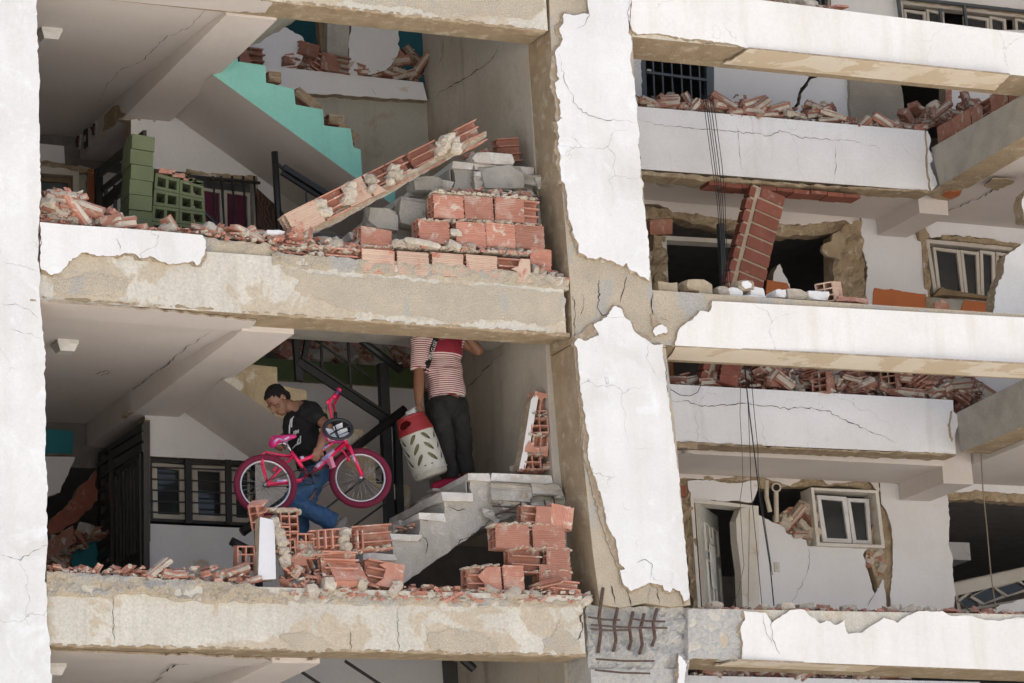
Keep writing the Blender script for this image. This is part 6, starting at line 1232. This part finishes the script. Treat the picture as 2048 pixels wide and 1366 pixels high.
def keep_leaf(t, th):
    th = (th + math.pi) % (2 * math.pi) - math.pi; u = th * RC; v = t * GL; w_ = .112
    c = math.floor(u / w_ + .5); uu = u - c * w_; sg = 1 if c % 2 else -1
    v0 = (v - .105) % .088 - .044; 
    if v < .09 or v > .355: return True
    a_ = math.radians(48) * sg; x = uu * math.cos(a_) + v0 * math.sin(a_); y = -uu * math.sin(a_) + v0 * math.cos(a_)
    return not ((x / .050) ** 2 + (y / .0155) ** 2 < 1)
prof = [(.10 + .62 * i / 110, RC + .004 * math.sin(math.pi * i / 110)) for i in range(111)]
cg = lathe(prof, 220, keep_leaf).build('cage', CAGE, gcyl, True); sd_ = cg.modifiers.new('thickness', 'SOLIDIFY'); sd_.thickness = .008
lathe([(0.0, .02), (.0, .118), (.012, .128), (.03, .136), (.085, .140), (.09, .147), (.105, .147), (.108, RC)]).build('base_ring', CAGE, gcyl, True)
lathe([(.05, .02), (.05, .125), (.72, .128), (.80, .10), (.86, .05), (.87, .01)]).build('tank', INNER, gcyl, True)
def keep_h(t, th):
    th = (th + math.pi) % (2 * math.pi) - math.pi
    return not any(((th - c) / .48) ** 2 + ((t - .875) / .062) ** 2 < 1 for c in (-1.05, 2.1))
pr = [(.715, .147), (.73, .149), (.745, .145)] + [(.745 + .225 * i / 30, .145 - .030 * (i / 30) ** 1.1) for i in range(1, 31)] + [(.985, .118), (1.0, .113)]
rc_ = lathe(pr, 120, keep_h).build('handle_collar', REDP, gcyl, True); sd_ = rc_.modifiers.new('thickness', 'SOLIDIFY'); sd_.thickness = .009
cu = W(824, 826, .84); ca = Vector((.55, -.75, .25)).normalized(); m = MB(); e1 = ca.cross(Vector((0, 0, 1))).normalized(); 
m.tube([cu - ca * .045, cu - ca * .04, cu + ca * .045, cu + ca * .045, cu - ca * .03], [.027, .031, .034, .029, .027], 20); tag(m.build('metal_cup', P('white_enamel', (.60, .60, .58), .35), None, True), 'white patterned cup tucked into the top of the gas cylinder', 'cup')

# ------------------------------------------------------------------ pink bicycle
PINK = P('hot_pink_paint', (.62, .012, .085), .3); TYRE = M('raspberry_rubber', (.15, .012, .035), (.12, .010, .03), 6, bump=.2, bs=150, rough=.7, fine=.1); ALU = P('rim_alloy', (.55, .55, .56), .3, .6); CHR = P('chrome', (.4, .4, .42), .25, .9); BLK = P('black_part', (.014, .014, .018), .4); STK = M('sticker_print', (.55, .45, .60), (.10, .14, .40), 22, patch=((.62, .35, .42), 30, .52, .6), bump=0, rough=.4, fine=.1)
YK = .56
K = lambda x, y, Y=YK: W(460 + x * .2489, 750 + y * .2489, Y)
bike = empty('bicycle', "child's hot pink bicycle with raspberry tyres, carried by the man in black", 'bicycle', K(640, 1080)); bo = bike.location.copy()
def bpart(m, name, mat, par=None, smooth=True):
    if par is None or par is bike: m.v = [p - bo for p in m.v]; return m.build(name, mat, bike, smooth)
    m.v = [p - bo for p in m.v]; return m.build(name, mat, par, smooth)
def tubes(*a): 
    m = MB()
    for pts, r in a: m.tube(pts, r, 10)
    return m
def torus(m, c, R_, r, ax=Vector((0, 1, 0)), n=56, k=12, sq=1.0):
    u = Vector((1, 0, 0)); u = (u - ax * u.dot(ax)).normalized(); v = ax.cross(u); b0 = len(m.v)
    for i in range(n):
        a_ = 2 * math.pi * i / n; d_ = u * math.cos(a_) + v * math.sin(a_)
        for j in range(k):
            t = 2 * math.pi * j / k; m.v.append(c + d_ * (R_ + r * math.cos(t)) + ax * r * sq * math.sin(t))
    for i in range(n):
        for j in range(k): m.f.append((b0 + i * k + j, b0 + ((i + 1) % n) * k + j, b0 + ((i + 1) % n) * k + (j + 1) % k, b0 + i * k + (j + 1) % k)); m.m.append(0)
    return m
def wheel(c, ax):
    m = MB(); torus(m, c, .222, .026, ax); t = bpart(m, 'wheel', TYRE); m = MB(); torus(m, c, .192, .009, ax, 56, 8, 1.5); bpart(m, 'rim', ALU, t); m = MB()
    u = Vector((1, 0, 0)); u = (u - ax * u.dot(ax)).normalized(); v = ax.cross(u)
    for i in range(28):
        a_ = 2 * math.pi * i / 28; b_3 = a_ + (.9 if i % 2 else -.9); s = ax * (.022 if i % 4 < 2 else -.022)
        m.tube([c + s + (u * math.cos(b_3) + v * math.sin(b_3)) * .016, c + (u * math.cos(a_) + v * math.sin(a_)) * .19], .0011, 4)
    bpart(m, 'spokes', CHR, t); m = MB(); m.tube([c - ax * .03, c + ax * .03], .016, 12); m.tube([c - ax * .05, c + ax * .05], .006, 8); bpart(m, 'hub', CHR, t); return t
wx = Vector((.22, 1, -.06)).normalized()
rh, fh = K(283, 885), K(1047, 828); wheel(rh, wx); wheel(fh, Vector((.30, 1, -.10)).normalized())
bb = K(632, 815); stt = K(490, 618); hd0 = K(935, 560); hd1 = K(905, 490); tj = K(560, 690)
dy = Vector((0, .035, 0))
fr = tubes(([bb, K(545, 690), stt], .0165), ([tj, K(640, 662), K(740, 600), K(838, 530), hd1.lerp(hd0, .3)], .016), ([bb, hd0.lerp(hd1, .25)], .0195), ([hd0, hd1], .02), ([rh - dy, K(560, 845) - dy * .5, bb - dy * .3], .0105), ([rh + dy, K(560, 855) + dy * .5, bb + dy * .3], .0105), ([rh - dy, K(500, 655) - dy * .4], .0095), ([rh + dy, K(505, 660) + dy * .4], .0095))
fr = bpart(fr, 'frame', PINK)
for a_, b_2 in ((K(690, 750), K(745, 700)), (K(750, 690), K(830, 605))): bpart(tubes(([a_, b_2], .0205)), 'sticker', STK, fr)
bpart(tubes(([K(735, 600), K(790, 562)], .017)), 'sticker', STK, fr); bpart(tubes(([K(565, 672), K(590, 665)], .0172)), 'sticker', STK, fr); bpart(tubes(([K(360, 862) - dy, K(490, 848) - dy * .6], .0115)), 'sticker', STK, fr)
fk = bpart(tubes(([hd0, K(950, 590) - dy, fh - dy * 1.1], .0135), ([hd0, K(975, 600) + dy, K(1085, 800) + dy], .0135), ([K(945, 580) - dy, K(965, 580) + dy], .014)), 'fork', PINK)
bpart(tubes(([K(968, 650) - dy, K(1010, 730) - dy], .0145)), 'sticker', STK, fk)
hb = bpart(tubes(([hd1, K(850, 440), K(828, 375), K(808, 300), K(796, 235), K(815, 195), K(840, 165)], .011), ([hd1, K(850, 440, YK + .02), K(850, 330, YK + .2), K(830, 240, YK + .42), K(880, 160, YK + .46)], .011)), 'handlebar', PINK)
bpart(tubes(([K(835, 175), K(878, 118)], .0165)), 'grip', P('purple_print_grip', (.09, .03, .10), .5), hb); bpart(tubes(([K(872, 126), K(882, 112)], .019), ([K(832, 182), K(846, 160)], .018)), 'grip_end', PINK, hb)
bpart(tubes(([K(780, 235), K(790, 215), K(830, 185)], .008), ([K(775, 225), K(800, 190)], .007)), 'brake_lever', PINK, hb); bpart(tubes(([K(850, 380), K(846, 300)], .016)), 'stem', BLK, hb)
bpart(tubes(([stt, K(452, 545)], .0115)), 'seat_post', CHR)
sdl = fuse('saddle', [('c', K(355, 522), K(520, 492), .036, .016), ('e', K(362, 535), (.052, .062, .028), Matrix.Rotation(-.2, 3, 'Y')), ('e', K(345, 560), (.030, .05, .024), I3)], P('magenta_vinyl', (.50, .02, .16), .35), bike, .006, 2)
on_surface(sdl, [[(548, 884), (556, 878), (566, 880), (578, 874)]], .008, STK, 'saddle_print', bike)
bpart(tubes(([K(360, 565), K(440, 540), K(500, 510)], .005), ([K(380, 545, YK + .05), K(450, 545, YK + .03)], .005), ([K(420, 540), K(450, 560)], .012)), 'saddle_rails', CHR)
rk = bpart(tubes(([K(500, 650), K(400, 640), K(290, 618), K(262, 630), K(258, 660), K(300, 860)], .0065), ([K(505, 662, YK + .1), K(400, 655, YK + .1), K(290, 640, YK + .1), K(270, 650, YK + .1)], .0065), ([K(290, 618), K(300, 640, YK + .1)], .006), ([K(385, 640), K(395, 655, YK + .1)], .006), ([K(252, 720), K(292, 860)], .006), ([K(262, 640), K(252, 725)], .006)), 'rear_rack', PINK)
m = MB(); torus(m, bb - dy, .074, .005, wx, 40, 6); torus(m, bb - dy, .05, .004, wx, 30, 6)
for i in range(5): a_ = i * 1.2566; m.bar(bb - dy, bb - dy + Vector((math.cos(a_) * .074, 0, math.sin(a_) * .074)), .016, .004)
cr = bpart(m, 'chainring', BLK); bpart(tubes(([bb - dy * 1.4, K(790, 737) - dy * 1.4], .009), ([bb + dy, bb + dy * 1.4 - (K(790, 737) - bb)], .009)), 'crank', BLK)
m = MB(); m.bar(K(766, 680) - dy * 2.2, K(796, 764) - dy * 2.2, .03, .06); bpart(m, 'pedal', P('pale_pink_pedal', (.50, .16, .25), .5), None, False)
bpart(tubes(([rh - dy * 1.2 + Vector((0, 0, .025)), bb - dy * 1.2 + Vector((0, 0, .075))], .004), ([rh - dy * 1.2 - Vector((0, 0, .025)), bb - dy * 1.2 - Vector((0, 0, .075))], .004)), 'chain', BLK)
bpart(tubes(([K(345, 775), K(360, 745), K(400, 735), K(440, 670)], .007), ([K(345, 770), K(395, 760)], .006)), 'rear_brake', PINK); bpart(tubes(([K(870, 595), K(910, 610), K(940, 660), K(955, 690)], .007), ([K(950, 650), K(955, 695)], .012)), 'front_brake', PINK)
bpart(tubes(([K(780, 240), K(770, 300), K(800, 380), K(830, 460)], .003), ([K(835, 620), K(840, 760), K(830, 850), K(760, 900), K(680, 912)], .003)), 'brake_cable', BLK)
# helmet hung on the handlebar
hc = K(862, 448, .48); hel = empty('bicycle_helmet', 'pink and white child bicycle helmet hanging upside down from the handlebar, black rim', 'helmet', hc)
opn = Vector((-.15, -.93, .34)).normalized(); q3 = frame((1, 0, .25), opn)          # columns: side, long axis, opening
def shell(r0, r1, h_, n=40, k=10):
    m = MB()
    for i in range(k + 1):
        a_ = math.pi / 2 * i / k
        for j in range(n): t = 2 * math.pi * j / n; m.v.append(q3 @ Vector((math.cos(t) * r0 * math.sin(a_ if i else .01), math.sin(t) * r1 * math.sin(a_ if i else .01), -h_ * math.cos(a_) + .02)))
    for i in range(k):
        for j in range(n): m.f.append((i * n + j, i * n + (j + 1) % n, (i + 1) * n + (j + 1) % n, (i + 1) * n + j)); m.m.append(0)
    return m
HP = M('helmet_pattern', (.50, .035, .24), (.45, .03, .20), 3, patch=((.62, .58, .50), 9, .54, .56), bump=0, rough=.3, fine=.03)
shell(.100, .125, .125).build('shell', HP, hel, True); shell(.090, .114, .085).build('liner', P('helmet_foam', (.02, .02, .022), .8), hel, True)
m = MB(); b0 = 0
for i in range(48):
    t = 2 * math.pi * i / 48
    for j in range(8): p = 2 * math.pi * j / 8; m.v.append(q3 @ Vector((math.cos(t) * (.092 + .014 * math.cos(p)), math.sin(t) * (.116 + .014 * math.cos(p)), .022 + .012 * math.sin(p))))
for i in range(48):
    for j in range(8): m.f.append((i * 8 + j, ((i + 1) % 48) * 8 + j, ((i + 1) % 48) * 8 + (j + 1) % 8, i * 8 + (j + 1) % 8)); m.m.append(0)
m.build('rim', BLK, hel, True)
WP = P('helmet_pad', (.80, .80, .81), .8)
for (x0, x1, y0, y1) in ((-.062, .045, -.088, -.012), (-.060, -.022, .006, .085), (-.012, .026, .01, .092), (.034, .062, .0, .07)):
    v = []
    for zoff in (.0, .012):
        for x, y in ((x0, y0), (x1, y0), (x1, y1), (x0, y1)): v.append(q3 @ Vector((x, y, -.085 * math.sqrt(max(.02, 1 - (x / .090) ** 2 - (y / .114) ** 2)) + .024 + zoff)))
    mk('pad', v, BOXF, WP, hel)
m = MB(); m.tube([q3 @ Vector((-.08, -.03, .03)), q3 @ Vector((-.02, -.02, .02)), q3 @ Vector((.05, .0, .0)), K(835, 380, .52) - hc], .006, 6); m.tube([q3 @ Vector((.0, .1, .03)), q3 @ Vector((.01, .03, .0)), q3 @ Vector((-.03, -.08, .02))], .006, 6); m.build('strap', BLK, hel)
